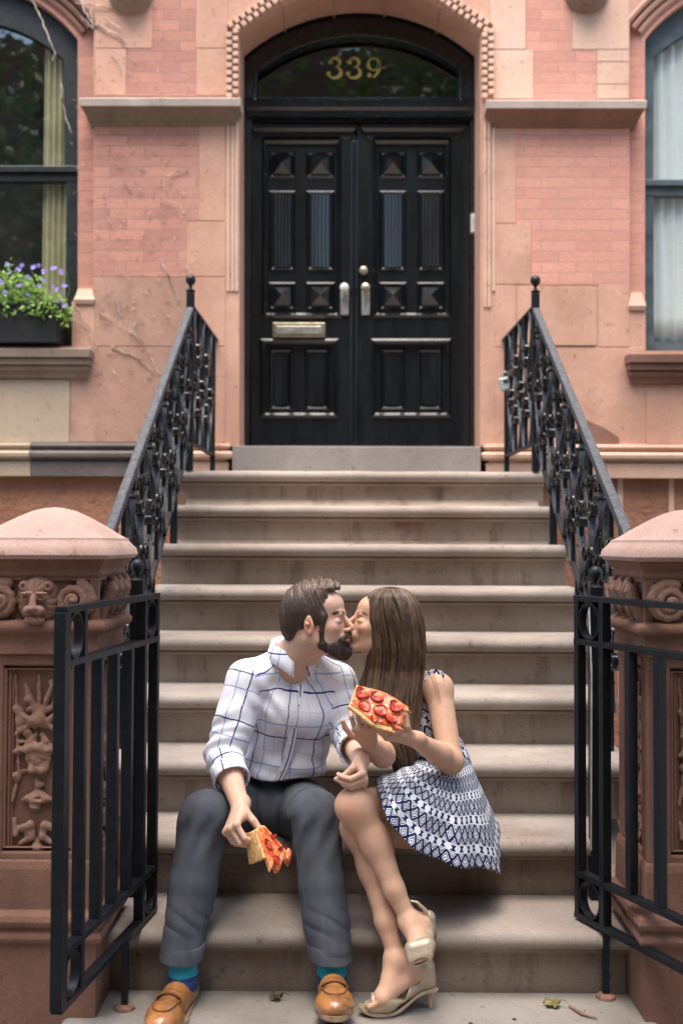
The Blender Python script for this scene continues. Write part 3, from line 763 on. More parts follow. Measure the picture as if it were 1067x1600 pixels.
# ------------------------------------------------------------------ stair railings
def spiral(cx, cz, r0, turns, a0, sgn, n=16):
    return [(cx + (r0 * (1 - .72 * i / n)) * math.cos(a0 + sgn * turns * 2 * math.pi * i / n), cz + (r0 * (1 - .72 * i / n)) * math.sin(a0 + sgn * turns * 2 * math.pi * i / n)) for i in range(n + 1)]
def zt(Y): return 2.470 - .638 * (Y0 - Y)
def zb(Y): return 1.795 - .638 * (Y0 - Y)
def railing(X, wallx, label, sgn):
    Ye = 3.66; Yp = 5.49
    r = thing('stair_railing', label, 'railing', (X, 4.6, tz(3)), 'ornate railings flanking the steps')
    S = (1, 0, 0)
    m = MB(); m.bar((X, Ye, zt(Ye)), (X, Yp, zt(Yp)), .036, .034); m.build('top_rail', M['iron_worn_sky'], r, bevel=.006)
    m = MB(); m.bar((X, Ye + .25, zb(Ye + .25)), (X, Yp, zb(Yp)), .026, .012)
    m.build('bottom_rail', M['iron'], r, bevel=.002)
    W_ = Vector((wallx, YW + .01, 0)); P_ = Vector((X, Yp, 0))
    m = MB(); m.bar(P_ + Vector((0, 0, zt(Yp) + .02)), W_ + Vector((0, 0, zt(Yp) + .02)), .03, .014); m.build('return_rail', M['iron'], r, bevel=.002); m = MB(); m.bar(P_ + Vector((0, 0, zb(Yp))), W_ + Vector((0, -.12, zb(Yp))), .028, .012)
    m.build('return_rail', M['iron'], r, bevel=.002)
    # newel with ball finial
    m = MB(); m.box(X - .019, X + .019, Yp - .019, Yp + .019, tz(0), zt(Yp) + .085); m.build('newel', M['iron'], r, bevel=.003)
    m = MB(); m.lathe([(a_ * .74, b_ * .8) for a_, b_ in ((.026, 0), (.030, .005), (.033, .014), (.018, .022), (.010, .032), (.011, .044), (.018, .054), (.026, .060), (.033, .072), (.035, .084), (.032, .098), (.022, .110), (.008, .117), (.001, .118))], (X, Yp, zt(Yp) + .084), 20); m.build('finial', M['iron'], r, True)
    for yy, kk in ((5.02, 2), (4.46, 4), (3.95, 6)):
        m = MB(); m.box(X - .016, X + .016, yy - .012, yy + .012, tz(kk) - .004, zb(yy) + .0); m.build('foot_bar', M['iron'], r, bevel=.002)
    m = MB(); q = W_ + Vector((0, -.12, 0)); m.box(q.x - .014, q.x + .014, q.y - .012, q.y + .012, tz(0) - .004, zt(Yp) + .02); m.build('wall_post', M['iron'], r, bevel=.002)
    WD = .034
    def vert(p, z0, z1):
        up = MB(); up.box(p.x - .008, p.x + .008, p.y - .007, p.y + .007, z0, z1); up.build('upright', M['iron'], r)
    def ring_pair(p, dv, zc, rr):      # two C scrolls, one above the other, either side of an upright
        sc = MB()
        for s_ in (-1, 1):
            for e in (-1, 1):
                c = spiral(s_ * (rr + .008), zc + e * (rr * 1.02), rr, 1.15, math.pi if s_ > 0 else 0, -s_ * e)
                sc.ribbon([p + dv * a + Vector((0, 0, b)) for a, b in c], dv.cross(Vector((0, 0, 1))), WD, .007)
        sc.build('scroll', M['iron_gloss'], r, True)
    def rosette(p, dv, zc):
        ro = MB(); ro.ball(p + Vector((0, 0, zc)), .011, 6)
        for k in range(8):
            a = k * math.pi / 4; ro.ball(p + dv * (math.cos(a) * .019) + Vector((0, 0, zc + math.sin(a) * .019)), .0085, 5)
        for sx in (-1, 1): ro.ball(p + Vector((sx * .012, 0, zc)), .010, 5)
        ro.build('rosette', M['iron_gloss'], r, True)
    def wave(p, dv, z0, z1, amp, ph, slope, n=22):
        pts = []
        for i in range(n + 1):
            t_ = i / n; o_ = amp * math.sin(2 * math.pi * 1.5 * t_ + ph)
            pts.append(p + dv * o_ + Vector((0, 0, z0 + (z1 - z0) * t_ + o_ * slope)))
        wv = MB(); wv.ribbon(pts, dv.cross(Vector((0, 0, 1))), WD, .007); wv.build('waved_bar', M['iron_worn_sky'], r, True)
    dY = Vector((0, 1, 0)); n = 11; step = (Yp - Ye) / n
    for i in range(n):
        y = Yp - (i + .5) * step; p = Vector((X, y, 0)); z0, z1 = zb(y), zt(y)
        if y < Ye + .25: z0 = zb(Ye + .25) - .1
        H = z1 - z0
        if i % 2:
            vert(p, z0, z1 - .01); ring_pair(p, dY, z0 + H * .30, .042); ring_pair(p, dY, z0 + H * .70, .042)
        else:
            vert(p, z0, z1 - .01); rosette(p, dY, z0 + H * .26); rosette(p, dY, z0 + H * .64)
            ring_pair(p, dY, z0 + H * .45, .028); ring_pair(p, dY, z0 + H * .86, .022)
        wave(p, dY, z0, z1 - .02, .052, 0 if i % 2 else math.pi, .638)
    dv = (W_ - P_); dv.z = 0; ln = dv.length; dv.normalize(); z0, z1 = zb(Yp), zt(Yp) + .02; H = z1 - z0
    for i in range(5):
        p = P_ + dv * (.1 + i * .15); vert(p, z0, z1)
        if i % 2: ring_pair(p, dv, z0 + H * .3, .028); ring_pair(p, dv, z0 + H * .7, .028)
        else: rosette(p, dv, z0 + H * .28); rosette(p, dv, z0 + H * .66); ring_pair(p, dv, z0 + H * .47, .022)
        wave(p, dv, z0, z1, .045, 0 if i % 2 else math.pi, 0)
    return r
railing(-.812, wx(335, YW), 'ornate black scrolled iron railing ending by the ivy scarred wall, no lock on it', -1)
railing(.935, wx(787, YW), 'ornate black scrolled iron railing with a lock box chained to its upper end', 1)
# lock box and its chain
lk = thing('lock_box', 'small pale grey key lock box hanging from the top of the railing', 'lock box', W(788, 600, 6.2))
q = W(788, 600, 6.2); m = MB(); m.obox(q, (.030, 0, .008), (0, .014, 0), (-.010, 0, .036)); m.build('case', M['lock'], lk, bevel=.008)
m = MB(); m.obox(q + Vector((.004, -.015, .014)), (.014, 0, .002), (0, .003, 0), (0, 0, .007)); m.build('dial_window', M['iron'], lk)
m = MB(); m.tube([q + Vector(v_) for v_ in ((-.006, 0, .035), (-.010, 0, .06), (.002, 0, .072), (.02, 0, .062), (.022, 0, .04))], .005, 8); m.build('shackle', M['nickel'], lk, True)
m = MB(); a, b = W(791, 585, 6.2), W(832, 538, 5.75)
for i in range(22):
    t_ = i / 21; c_ = a.lerp(b, t_) - Vector((0, 0, .03 * math.sin(math.pi * t_))); an = (i % 2) * 1.5
    e = [c_ + Vector((math.cos(u) * .007 * math.cos(an), math.cos(u) * .007 * math.sin(an), math.sin(u) * .012)) for u in np.linspace(0, 2 * math.pi, 9)[:-1]]
    m.tube(e, .0025, 5, closed=True)
tagit(m.build('chain', M['base_dark'], None, True), 'thin rusty chain looped through the railing above the lock box', 'chain')

# ------------------------------------------------------------------ iron gates
def gate(A, B_, n, ln, label, rod):
    A = Vector((A[0], A[1], 0)); d_ = Vector((B_[0], B_[1], 0)) - A; d_.normalize(); nrm = Vector((-d_.y, d_.x, 0))
    g = thing('iron_gate', label, 'gate', A + Vector((0, 0, .198)), 'open iron gates at the foot of the steps')
    zs = (.198, .322, 1.007, 1.136); s = .013
    for z in zs: m = MB(); m.obox(A + d_ * (ln / 2) + Vector((0, 0, z)), d_ * (ln / 2 + s), nrm * s * 1.15, Vector((0, 0, .0085))); m.build('rail', M['iron'], g, bevel=.002)
    bay = ln / n
    for k in range(n + 1):
        ring_end = k in (0, n)
        m = MB(); c_ = A + d_ * (bay * k); top = zs[3] - .006 if k in (0, 1, n - 1, n) else zs[2]; bot = zs[0] if k in (0, 1, n - 1, n) else zs[1]
        w_ = .019 if k == n else .0105
        m.obox(c_ + Vector((0, 0, (top + bot) / 2)), d_ * w_, nrm * .0148, Vector((0, 0, (top - bot) / 2)))
        m.build('stile' if ring_end else 'bar', M['iron'], g, bevel=.002)
    for k in (0, n - 1):
        for za, zb_ in ((zs[2], zs[3]), (zs[0], zs[1])):
            c_ = A + d_ * (bay * (k + .5)) + Vector((0, 0, (za + zb_) / 2)); rx = bay / 2 - s; rz = (zb_ - za) / 2 - .010
            m = MB(); m.ribbon([c_ + d_ * math.cos(u) * rx + Vector((0, 0, math.sin(u) * rz)) for u in np.linspace(0, 2 * math.pi, 25)[:-1]], nrm, .024, .006, closed=True)
            m.build('ring', M['iron'], g, True)
    m = MB(); c_ = A + d_ * (bay * rod); m.box(c_.x - .009, c_.x + .009, c_.y - .009, c_.y + .009, .0, .2); m.build('pivot_rod', M['iron'], g)
    m = MB(); m.lathe([(.03, 0), (.028, .008), (.016, .014), (.001, .015)], (c_.x, c_.y, 0), 10); m.build('pivot_socket', M['rust'], g)
    return g
M['rust'] = simple('rusty_iron', (.30, .17, .11), .85, .2, .3, 30)
gate((-.590, 3.30), (-.683, 2.576), 6, .715, 'open black iron gate standing in front of the carved lion pier', 2)
gate((.688, 3.27), (.979, 2.60), 7, .84, 'open black iron gate beside the yellowed leaf and twig, before the spiral carved pier', 1)
for X, z, label in ((-.673, 1.222, 'square black iron gate post with ball top behind the lion pier'), (.778, 1.205, 'square black iron gate post with ball top beside the spiral carved pier')):
    p = thing('gate_post', label, 'post', (X, 3.46, 0), 'ball topped gate posts')
    m = MB(); m.box(X - .021, X + .021, 3.44, 3.482, .02, z - .042); m.build('post', M['iron'], p, bevel=.003)
    m = MB(); m.lathe([(.021, 0), (.014, .006), (.007, .012), (.009, .018), (.015, .024), (.021, .034), (.0225, .044), (.020, .055), (.012, .064), (.001, .067)], (X, 3.461, z - .043), 18); m.build('ball', M['iron'], p, True)
    m = MB(); sx = 1 if X > 0 else -1; m.tube([(X, 3.461, z - .085), (X + sx * .07, 3.461, z - .085)], .008, 8); m.build('pin', M['rust'], p, True)
    m = MB(); m.tube([(X - sx * .026, 3.44, z - .1), (X - sx * .027, 3.40, .9), (X - sx * .028, 3.41, .35)], .003, 5); m.build('cable', M['nickel'], p, True)

# ------------------------------------------------------------------ carved piers
def sq(cx, cy, h, z, pw_=8.0, n=32, hy=None):
    hy = hy or h; out = []
    for i in range(n):
        a = 2 * math.pi * i / n; c_, s_ = math.cos(a), math.sin(a)
        m_ = (abs(c_) ** pw_ + abs(s_) ** pw_) ** (-1 / pw_); out.append((cx + h * c_ * m_, cy + hy * s_ * m_, z))
    return out
def square(cx, cy, h, z): return [(cx - h, cy - h, z), (cx + h, cy - h, z), (cx + h, cy + h, z), (cx - h, cy + h, z)]
def pier(cx, label, sx, lion):
    cy = 3.175
    p = thing('gate_pier', label, 'pier', (cx, cy, -.16), 'carved brownstone piers at the foot of the steps')
    m = MB(); prof = [(.199, 1.250), (.203, 1.252), (.210, 1.262), (.206, 1.280), (.196, 1.290), (.188, 1.300), (.185, 1.303), (.184, 1.309)]
    m.rings([sq(cx, cy, h, z, 22, 48) for h, z in prof] + [sq(cx, cy, h, z, q_, 48) for h, z, q_ in ((.180, 1.3105, 18), (.165, 1.320, 12), (.145, 1.336, 7), (.12, 1.354, 5), (.092, 1.372, 3.5), (.06, 1.388, 2.6), (.03, 1.396, 2.2), (.004, 1.399, 2))])
    m.build('cap', M['pier_cap'], p, True)
    m = MB(); m.rings([square(cx, cy, h, z) for h, z in ((.165, 1.19), (.168, 1.20), (.172, 1.204), (.175, 1.21), (.172, 1.217), (.17, 1.222), (.18, 1.235), (.188, 1.244), (.189, 1.251))]); m.build('neck_moulding', M['pier'], p, bevel=.002)
    m = MB(); m.rings([square(cx, cy, .155, 1.06), square(cx, cy, .155, 1.20)])
    for a in (-1, 1):
        for b in (-1, 1): m.box(cx + a * .155 - .012, cx + a * .155 + .012, cy + b * .155 - .012, cy + b * .155 + .012, 1.07, 1.20)
    m.build('frieze', M['pier'], p, bevel=.003)
    m = MB(); tor = [(.155, 1.085), (.17, 1.083), (.183, 1.078), (.190, 1.068), (.190, 1.058), (.184, 1.048), (.174, 1.044), (.170, 1.04), (.166, 1.03), (.170, 1.005), (.172, .99), (.165, .985)]
    m.rings([square(cx, cy, h, z) for h, z in reversed(tor)]); m.build('torus_moulding', M['pier'], p, True)
    # shaft with sunk panels: stiles, rails and a sunk core
    m = MB(); m.box(cx - .135, cx + .135, cy - .135, cy + .135, .42, .99)
    for a in (-1, 1):
        for b in (-1, 1): m.box(cx + a * .16, cx + a * .095, cy + b * .16, cy + b * .095, .42, .988)
    for z0, z1 in ((.42, .445), (.955, .987)): m.box(cx - .159, cx + .159, cy - .159, cy + .159, z0, z1)
    m.build('shaft', M['pier'], p, bevel=.006)
    m = MB()
    for r_, off in ((.0065, .092), (.005, .081), (.004, .073)):
        for b in (-1, 1):
            yy = cy + b * (.150 - (.095 - off) * .5)
            m.tube([(cx - off, yy, .455), (cx - off, yy, .945), (cx + off, yy, .945), (cx + off, yy, .455)], r_, 8, closed=True)
            xx = cx + b * (.150 - (.095 - off) * .5)
            m.tube([(xx, cy - off, .455), (xx, cy - off, .945), (xx, cy + off, .945), (xx, cy + off, .455)], r_, 8, closed=True)
    m.build('panel_moulding', M['pier'], p, True)
    m = MB(); m.rings([square(cx, cy, h, z) for h, z in ((.172, -.17), (.172, .195), (.176, .20), (.186, .206), (.190, .218), (.186, .230), (.176, .236), (.178, .242), (.190, .25), (.194, .264), (.188, .278), (.176, .286), (.170, .29), (.168, .40), (.164, .418), (.160, .425))])
    m.build('base', M['pier'], p, bevel=.003)
    # carved ornament as implicit surfaces
    fy = cy - .155; pr = []
    def scroll(c, r, hand, yf=fy):
        n = 26; pts = []
        for i in range(n):
            t_ = i / (n - 1); a = hand * (t_ * 2.2 * 2 * math.pi) + 1.2; rr = r * (1 - .86 * t_)
            pts.append((c[0] + rr * math.cos(a), yf - .012 - .022 * t_, c[1] + rr * math.sin(a), r * (.30 - .17 * t_)))
        for q0, q1 in zip(pts, pts[1:]): pr.append(Cone(q0[:3], q1[:3], q0[3], q1[3], .002))
        pr.append(Ell((c[0], yf - .03, c[1]), (.009, .016, .009), k=.002))
    hx = .102
    for s_ in (-1, 1): scroll((cx + s_ * hx, 1.137), .050 if lion else .052, -s_)
    if lion:
        L_ = lambda x, y, z: (cx + x, fy - y, 1.137 + z)
        pr.append(Ell(L_(0, .004, 0), (.060, .034, .066), k=.004)); pr.append(Ell(L_(0, .022, .030), (.036, .026, .032), k=.01))
        for s_ in (-1, 1):
            for q_ in range(10):      # grooves between the mane locks
                a = R(-78 + q_ * 17); ca, sa = math.cos(a), math.sin(a)
                pr.append(Cone(L_(s_ * ca * .033, .036, sa * .044 - .004), L_(s_ * ca * .060, .016, sa * .074), .0024, .0042, .002, True))
            pr += [Ell(L_(s_ * .033, .030, .038), (.015, .012, .016), k=.003), Ell(L_(s_ * .034, .044, .038), (.0065, .010, .009), k=.001, sub=True),
                   Ell(L_(s_ * .019, .046, .010), (.018, .014, .012), k=.003), Ell(L_(s_ * .020, .061, .009), (.010, .010, .0055), k=.001, sub=True), Ell(L_(s_ * .020, .052, .020), (.018, .010, .005), k=.002),
                   Ell(L_(s_ * .013, .052, -.026), (.017, .015, .015), k=.004), Ell(L_(s_ * .007, .068, -.029), (.0045, .007, .0045), k=.001, sub=True), Cone(L_(s_ * .006, .05, .03), L_(s_ * .024, .034, .062), .0022, .003, .001, True)]
        pr += [Cone(L_(0, .056, .012), L_(0, .062, -.018), .007, .012, .004), Ell(L_(0, .064, -.021), (.014, .012, .008), k=.003), Ell(L_(0, .046, -.054), (.028, .016, .012), k=.004), Ell(L_(0, .066, -.044), (.020, .014, .004), k=.001, sub=True), Cone(L_(0, .052, .025), L_(0, .034, .066), .0024, .003, .001, True)]
        for q_ in range(5): pr.append(Ell(L_((q_ - 2) * .008, .058, -.048), (.003, .004, .005), k=.001))
    else:
        for s_ in (-1, 0, 1):
            pr.append(Cone((cx + s_ * .018, fy - .005, 1.09), (cx + s_ * .034, fy - .022, 1.175), .010, .017, .006))
    # leaves on the two side faces
    for s_ in (-1, 1):
        xx = cx + s_ * .155
        for q_ in range(3):
            yy = cy + (q_ - 1) * .085
            pr += [Cone((xx, yy - .01, 1.085), (xx + s_ * .030, yy + .005, 1.165), .014, .022, .006), Cone((xx + s_ * .028, yy + .005, 1.165), (xx + s_ * .036, yy + .015, 1.185), .018, .010, .006),
                   Ell((xx + s_ * .045, yy + .004, 1.14), (.008, .006, .05), k=.006, sub=True), Cone((xx, yy + .034, 1.09), (xx + s_ * .024, yy + .040, 1.19), .008, .014, .004),
                   Ell((xx + s_ * .02, yy + .034, 1.115), (.016, .014, .022), k=.004)]
    dsp = lambda P: vnoise(P, 260, 3) * .0012 + vnoise(P, 90, 4) * .0012
    sdf_obj('lion_mask' if lion else 'carved_leaves', pr, .0021, M['pier_carv'], p, dsp)
    # foliage panel: irregular carved relief on all visible faces
    pr2 = []; rng = random.Random(5 if lion else 9)
    for face in range(3):
        def PT(u, v, o_):
            if face == 0: return (cx + u * 1.2, cy - .135 - o_, v)
            s_ = -1 if face == 1 else 1
            return (cx + s_ * (.135 + o_), cy + u, v)
        def E(u, v, o_, a, b, k=.008): pr2.append(Ell(PT(u, v, o_), ((a, .014, b) if face == 0 else (.014, a, b)), k=k))
        def C_(u0, v0, u1, v1, r0, r1, o0=.004, o1=.012): pr2.append(Cone(PT(u0, v0, o0), PT(u1, v1, o1), r0, r1, .006))
        E(0, .70, .01, .036, .032); E(0, .728, .014, .028, .014); E(-.022, .722, .012, .016, .012); E(.022, .722, .012, .016, .012)
        E(-.012, .668, .012, .015, .012); E(.012, .668, .012, .015, .012)
        for s_ in (-1, 1):
            pr2.append(Ell(PT(s_ * .017, .690, .026), (.009, .010, .009) , k=.004, sub=True))
            C_(s_ * .02, .73, s_ * .055, .715, .012, .006); C_(s_ * .01, .79, s_ * .058, .835, .012, .005); C_(0, .80, s_ * .03, .90, .010, .006); C_(s_ * .012, .80, s_ * .052, .765, .011, .005)
            C_(s_ * .05, .50, s_ * .016, .515, .009, .012); C_(s_ * .016, .515, s_ * .012, .482, .012, .009); C_(s_ * .012, .482, s_ * .038, .466, .010, .006); C_(s_ * .055, .53, s_ * .05, .49, .006, .008)
            C_(s_ * .004, .60, s_ * .034, .585, .011, .006); C_(s_ * .045, .66, s_ * .058, .58, .006, .005); C_(s_ * .008, .762, s_ * .02, .745, .008, .005)
            C_(s_ * .056, .93, s_ * .044, .64, .004, .004)
        E(0, .805, .012, .020, .018); E(0, .585, .012, .030, .014); pr2.append(Ell(PT(.004, .590, .026), (.012, .010, .006), k=.003, sub=True)); E(-.006, .565, .01, .016, .010)
        C_(0, .80, 0, .925, .008, .005); C_(0, .47, 0, .455, .01, .02, .0, .0)
        for _ in range(46):
            u, v = rng.uniform(-.06, .06), rng.choice((rng.uniform(.47, .93), rng.gauss(.70, .04), rng.gauss(.81, .03)))
            pr2.append(Ell(PT(u * .9, min(.93, max(.465, v)), rng.uniform(0, .010)), (rng.uniform(.006, .014), rng.uniform(.006, .012), rng.uniform(.006, .014)), k=.006))
    sdf_obj('carved_panel', pr2, .0034, M['pier_carv'], p, lambda P: vnoise(P, 180, 8) * .0022 + vnoise(P, 420, 9) * .0011)
    return p
M['pier_carv'] = stone_mat('carved_brownstone', (.36, .21, .15), (.23, .12, .083), (.13, .08, .055), .55, .9, .7, False, 150)
pier(-.860, 'carved brownstone pier with a lion face and domed cap behind the gate', -1, True)
pier(.978, 'carved brownstone pier with spiral and leaf frieze cut by the picture edge', 1, False)

# ------------------------------------------------------------------ flower box, vines, litter
def leaf_mesh(m, c, d, n, ln, wd, curl=.2):
    d = d.normalized(); s_ = d.cross(n).normalized(); n = s_.cross(d)
    p0 = c; p1 = c + d * ln * .35; p2 = c + d * ln * .7 - n * ln * curl * .4; p3 = c + d * ln - n * ln * curl
    m.add([p0, p1 + s_ * wd / 2 + n * wd * .15, p1 - s_ * wd / 2 + n * wd * .15, p2 + s_ * wd * .38, p2 - s_ * wd * .38, p3, p1, p2], [(0, 6, 1), (0, 2, 6), (6, 7, 3, 1), (6, 2, 4, 7), (7, 5, 3), (7, 4, 5)])
def leafmat(name, c1, c2):
    m, nt, bs = nodes_of(name); t = NT(nt)
    c = t.ramp(t.noise(t.world(), 22, 3), [(.3, c2), (.7, c1)]); t.l(c, bs.inputs['Base Color']); bs.inputs['Roughness'].default_value = .5
    bs.inputs['Subsurface Weight'].default_value = 0
    out = [n for n in nt.nodes if n.type == 'OUTPUT_MATERIAL'][0]
    tl = nt.nodes.new('ShaderNodeBsdfTranslucent'); t.l(c, tl.inputs[0]); mx = nt.nodes.new('ShaderNodeMixShader'); mx.inputs[0].default_value = .35
    t.l(bs.outputs[0], mx.inputs[1]); t.l(tl.outputs[0], mx.inputs[2]); t.l(mx.outputs[0], out.inputs[0]); return m
M['leaf'] = leafmat('petunia_leaf', (.30, .46, .10), (.13, .27, .04)); M['petal'] = leafmat('petunia_petal', (.52, .42, .86), (.40, .30, .74)); M['soil'] = simple('dark_planter', (.012, .012, .012), .6)
Yb = YW - .06
m = MB(); xa, xb = wx(-260, Yb), wx(96, Yb); z0, z1 = wz(541, YW - .1) + .014, wz(478, Yb)
m.rings([[(xa + .02, Yb - .06, z0), (xb - .02, Yb - .06, z0), (xb - .02, Yb + .12, z0), (xa + .02, Yb + .12, z0)], [(xa, Yb - .08, z1), (xb, Yb - .08, z1), (xb, Yb + .14, z1), (xa, Yb + .14, z1)]]); m.box(xa - .008, xb + .008, Yb - .088, Yb - .07, z1 - .02, z1)
tagit(m.build('flower_box', M['soil'], bevel=.004), 'black flower box full of purple petunias on the window sill', 'flower box')
pet = thing('petunia_plant', 'green leafy petunias with violet blooms growing in the black flower box', 'plant', (xa * .5 + xb * .5, Yb, z1))
fo = MB(); fl = MB(); rg = random.Random(3)
for _ in range(3000):
    x = rg.uniform(xa, xb + .03); u = rg.random(); hgt = .21 * (.6 + .4 * math.sin(x * 9 + 1)) * (1 if x < xb - .06 else .8)
    z = z1 - .085 + u * (hgt + .085) * (1 if rg.random() > .1 else 1.25); y = Yb + .02 + rg.gauss(0, .055) - (.05 if u < .5 else 0)
    z += -.06 * max(0, (x - xb + .02) / .05)
    d_ = Vector((rg.gauss(0, 1), rg.gauss(-.3, 1), rg.gauss(.4, .8))); leaf_mesh(fo, Vector((x, y, z)), d_, Vector((rg.gauss(0, .5), -.6, 1)), rg.uniform(.022, .045), rg.uniform(.012, .022), rg.uniform(0, .6))
for _ in range(60):
    x = rg.uniform(xa, xb); b_ = Vector((x, Yb, z1 - .01)); fo.tube([b_, b_ + Vector((rg.gauss(0, .03), -.02, .09)), b_ + Vector((rg.gauss(0, .05), -.03 + rg.gauss(0, .03), .2))], .0018, 4)
spots = [(20, 425), (28, 421), (52, 418), (60, 415), (42, 433), (80, 420), (88, 419), (72, 424), (95, 425), (59, 447), (84, 448), (90, 452), (102, 447), (99, 478), (92, 470), (10, 413), (38, 415), (2, 440), (10, 458), (34, 446), (70, 438), (46, 460), (-20, 430), (-45, 425), (-70, 440), (-30, 455), (-100, 425), (-130, 440), (-160, 430)]
for px, py in spots:
    c_ = W(px + rg.uniform(-3, 3), py, Yb - .09 + rg.uniform(-.02, .03)); ax = Vector((rg.gauss(0, .5), -1, rg.gauss(.5, .4))).normalized()
    u_ = ax.cross(Vector((0, 0, 1))).normalized(); v_ = u_.cross(ax); rr = rg.uniform(.012, .020); k0 = rg.random()
    vs = [c_ - ax * -.004 - ax * .012]; N_ = 20
    for i in range(N_):
        a = 2 * math.pi * i / N_; r_ = rr * (.82 + .18 * abs(math.cos(2.5 * (a + k0)))); vs.append(c_ + u_ * math.cos(a) * r_ + v_ * math.sin(a) * r_ + ax * (.004 + .005 * math.sin(5 * a)))
    fl = MB(); fl.add(vs, [(0, 1 + i, 1 + (i + 1) % N_) for i in range(N_)]); fl.build('bloom', M['petal'], pet)
fo.build('leaves', M['leaf'], pet)
M['vine'] = simple('dry_vine', (.50, .40, .33), .9, 0, .45, 14); M['twig'] = simple('dry_twig', (.28, .17, .11), .85, 0, .25, 60)
vi = MB(); rg = random.Random(11)
def vpath(pts, r, Y=YW - .016): 
    P3 = [W(x, y, Y + rg.uniform(-.006, .006)) for x, y in pts]; out = []
    for a, b in zip(P3, P3[1:]):
        for i in range(4): out.append(a.lerp(b, i / 4) + Vector((rg.gauss(0, .003), 0, rg.gauss(0, .003))))
    out.append(P3[-1]); vi.tube(out, [r * (1 - .5 * i / len(out)) for i in range(len(out))], 6)
vpath([(118, -20), (132, 18), (146, 38), (170, 48), (185, 56), (198, 70)], .007); vpath([(118, 5), (150, 8), (178, 15), (192, 21)], .005)
vpath([(163, 30), (178, 38), (190, 45)], .004); vpath([(40, -20), (54, 8), (66, 32), (78, 62), (87, 84), (82, 95)], .006, YW - .10)
vpath([(96, 130), (98, 160), (104, 185), (113, 208)], .005, YW + .05); vpath([(142, 12), (146, 45), (138, 35), (125, 25)], .005)
for p_ in ([(176, 84), (187, 98), (190, 114)], [(193, 280), (207, 300)], [(168, 337), (178, 358)], [(260, 275), (275, 268), (295, 264)], [(252, 405), (268, 440), (280, 470)], [(155, 487), (170, 495), (178, 505)], [(175, 540), (215, 560), (240, 580)], [(110, 500), (140, 520), (150, 545)],
           [(180, 460), (190, 495)], [(200, 515), (225, 535), (247, 582)], [(210, 508), (217, 498)], [(128, 255), (135, 262)], [(215, 300), (222, 296)], [(250, 310), (272, 318)], [(117, 478), (130, 500), (146, 520)]): vpath(p_, .004)
for _ in range(300):
    x, y = rg.uniform(112, 300), rg.choice((rg.uniform(-10, 640), rg.gauss(330, 70), rg.gauss(520, 50)))
    if y > 460 and rg.random() < .5: continue
    if x < 150 and 0 < y < 470 and rg.random() < .4: continue
    a = rg.uniform(0, 3.14); ln = rg.uniform(2, 9); Yq = YW + .045 if (x < 145 and y < 470) else YW - .011
    c_ = W(x, y, Yq); dv = Vector((math.cos(a), 0, math.sin(a))) * ln / 265 / 2; vi.tube([c_ - dv, c_ + Vector((rg.gauss(0, .002), -.003, rg.gauss(0, .002))), c_ + dv], rg.uniform(.001, .0024), 5)
tagit(vi.build('dead_vine', M['vine'], None, True), 'dead ivy stems and stubs clinging to the bricks beside the flower box', 'vine')
def litter_leaf(px, py, size, mat, label, seed):
    rg = random.Random(seed); Yg = 1.295 / ((py - 850) / F) ; c_ = W(px, py, Yg * .998); c_.z = .004; m = MB(); n = 22; vs = [c_ + Vector((0, 0, .012))]
    for i in range(n):
        a = 2 * math.pi * i / n; r_ = size * (.55 + .45 * abs(math.cos(2.5 * a)) ** .7) * rg.uniform(.85, 1.1); vs.append(c_ + Vector((math.cos(a) * r_, math.sin(a) * r_ * .8, rg.uniform(0, .02))))
    m.add(vs, [(0, 1 + i, 1 + (i + 1) % n) for i in range(n)]); m.tube([vs[1], vs[1] + Vector((size * .6, -.01, -.004))], .0015, 5)
    o = m.build('fallen_leaf', mat); s = o.modifiers.new('t', 'SOLIDIFY'); s.thickness = .001; return tagit(o, label, 'leaf', None)
M['leaf_y'] = leafmat('yellowed_leaf', (.42, .34, .12), (.26, .22, .07)); M['leaf_b'] = leafmat('brown_leaf', (.22, .16, .07), (.12, .09, .04))
litter_leaf(862, 1560, .028, M['leaf_y'], 'curled yellow green fallen leaf beside the twig on the bottom slab', 1)
litter_leaf(431, 1553, .022, M['leaf_b'], 'small brown fallen leaf between the brown loafers', 2)
m = MB(); a, b, c_ = W(889, 1560, 3.09), W(908, 1574, 3.04), W(932, 1581, 3.01)
for q in (a, b, c_): q.z = .006
m.tube([a, b, c_], [.004, .0045, .002], 6); m.tube([b, b + Vector((.012, .01, .004))], .002, 5); tagit(m.build('twig', M['twig'], None, True), 'short dry twig lying on the bottom slab near the gate', 'twig')
M['drip'] = simple('dark_stain', (.035, .015, .012), .5, bstr=0)
for i, (px, py, r_) in enumerate(((505, 1571, .010), (516, 1590, .012), (530, 1592, .014), (500, 1592, .006), (803, 1581, .006), (523, 1596, .008), (735, 1588, .006))):
    Yg = 1.295 / ((py - 850) / F); q = W(px, py, Yg); m = MB(); n = 14; rg = random.Random(i)
    vs = [(q.x, q.y, .0028)] + [(q.x + math.cos(2 * math.pi * k / n) * r_ * rg.uniform(.8, 1.15), q.y + math.sin(2 * math.pi * k / n) * r_ * 1.2 * rg.uniform(.8, 1.15), .0012) for k in range(n)]
    m.add(vs, [(0, 1 + k, 1 + (k + 1) % n) for k in range(n)])
    tagit(m.build('stain_spot', M['drip'], origin=(q.x, q.y, 0)), 'small dark drip on the pale bottom slab', 'stain', 'dark drips spotted over the bottom slab')
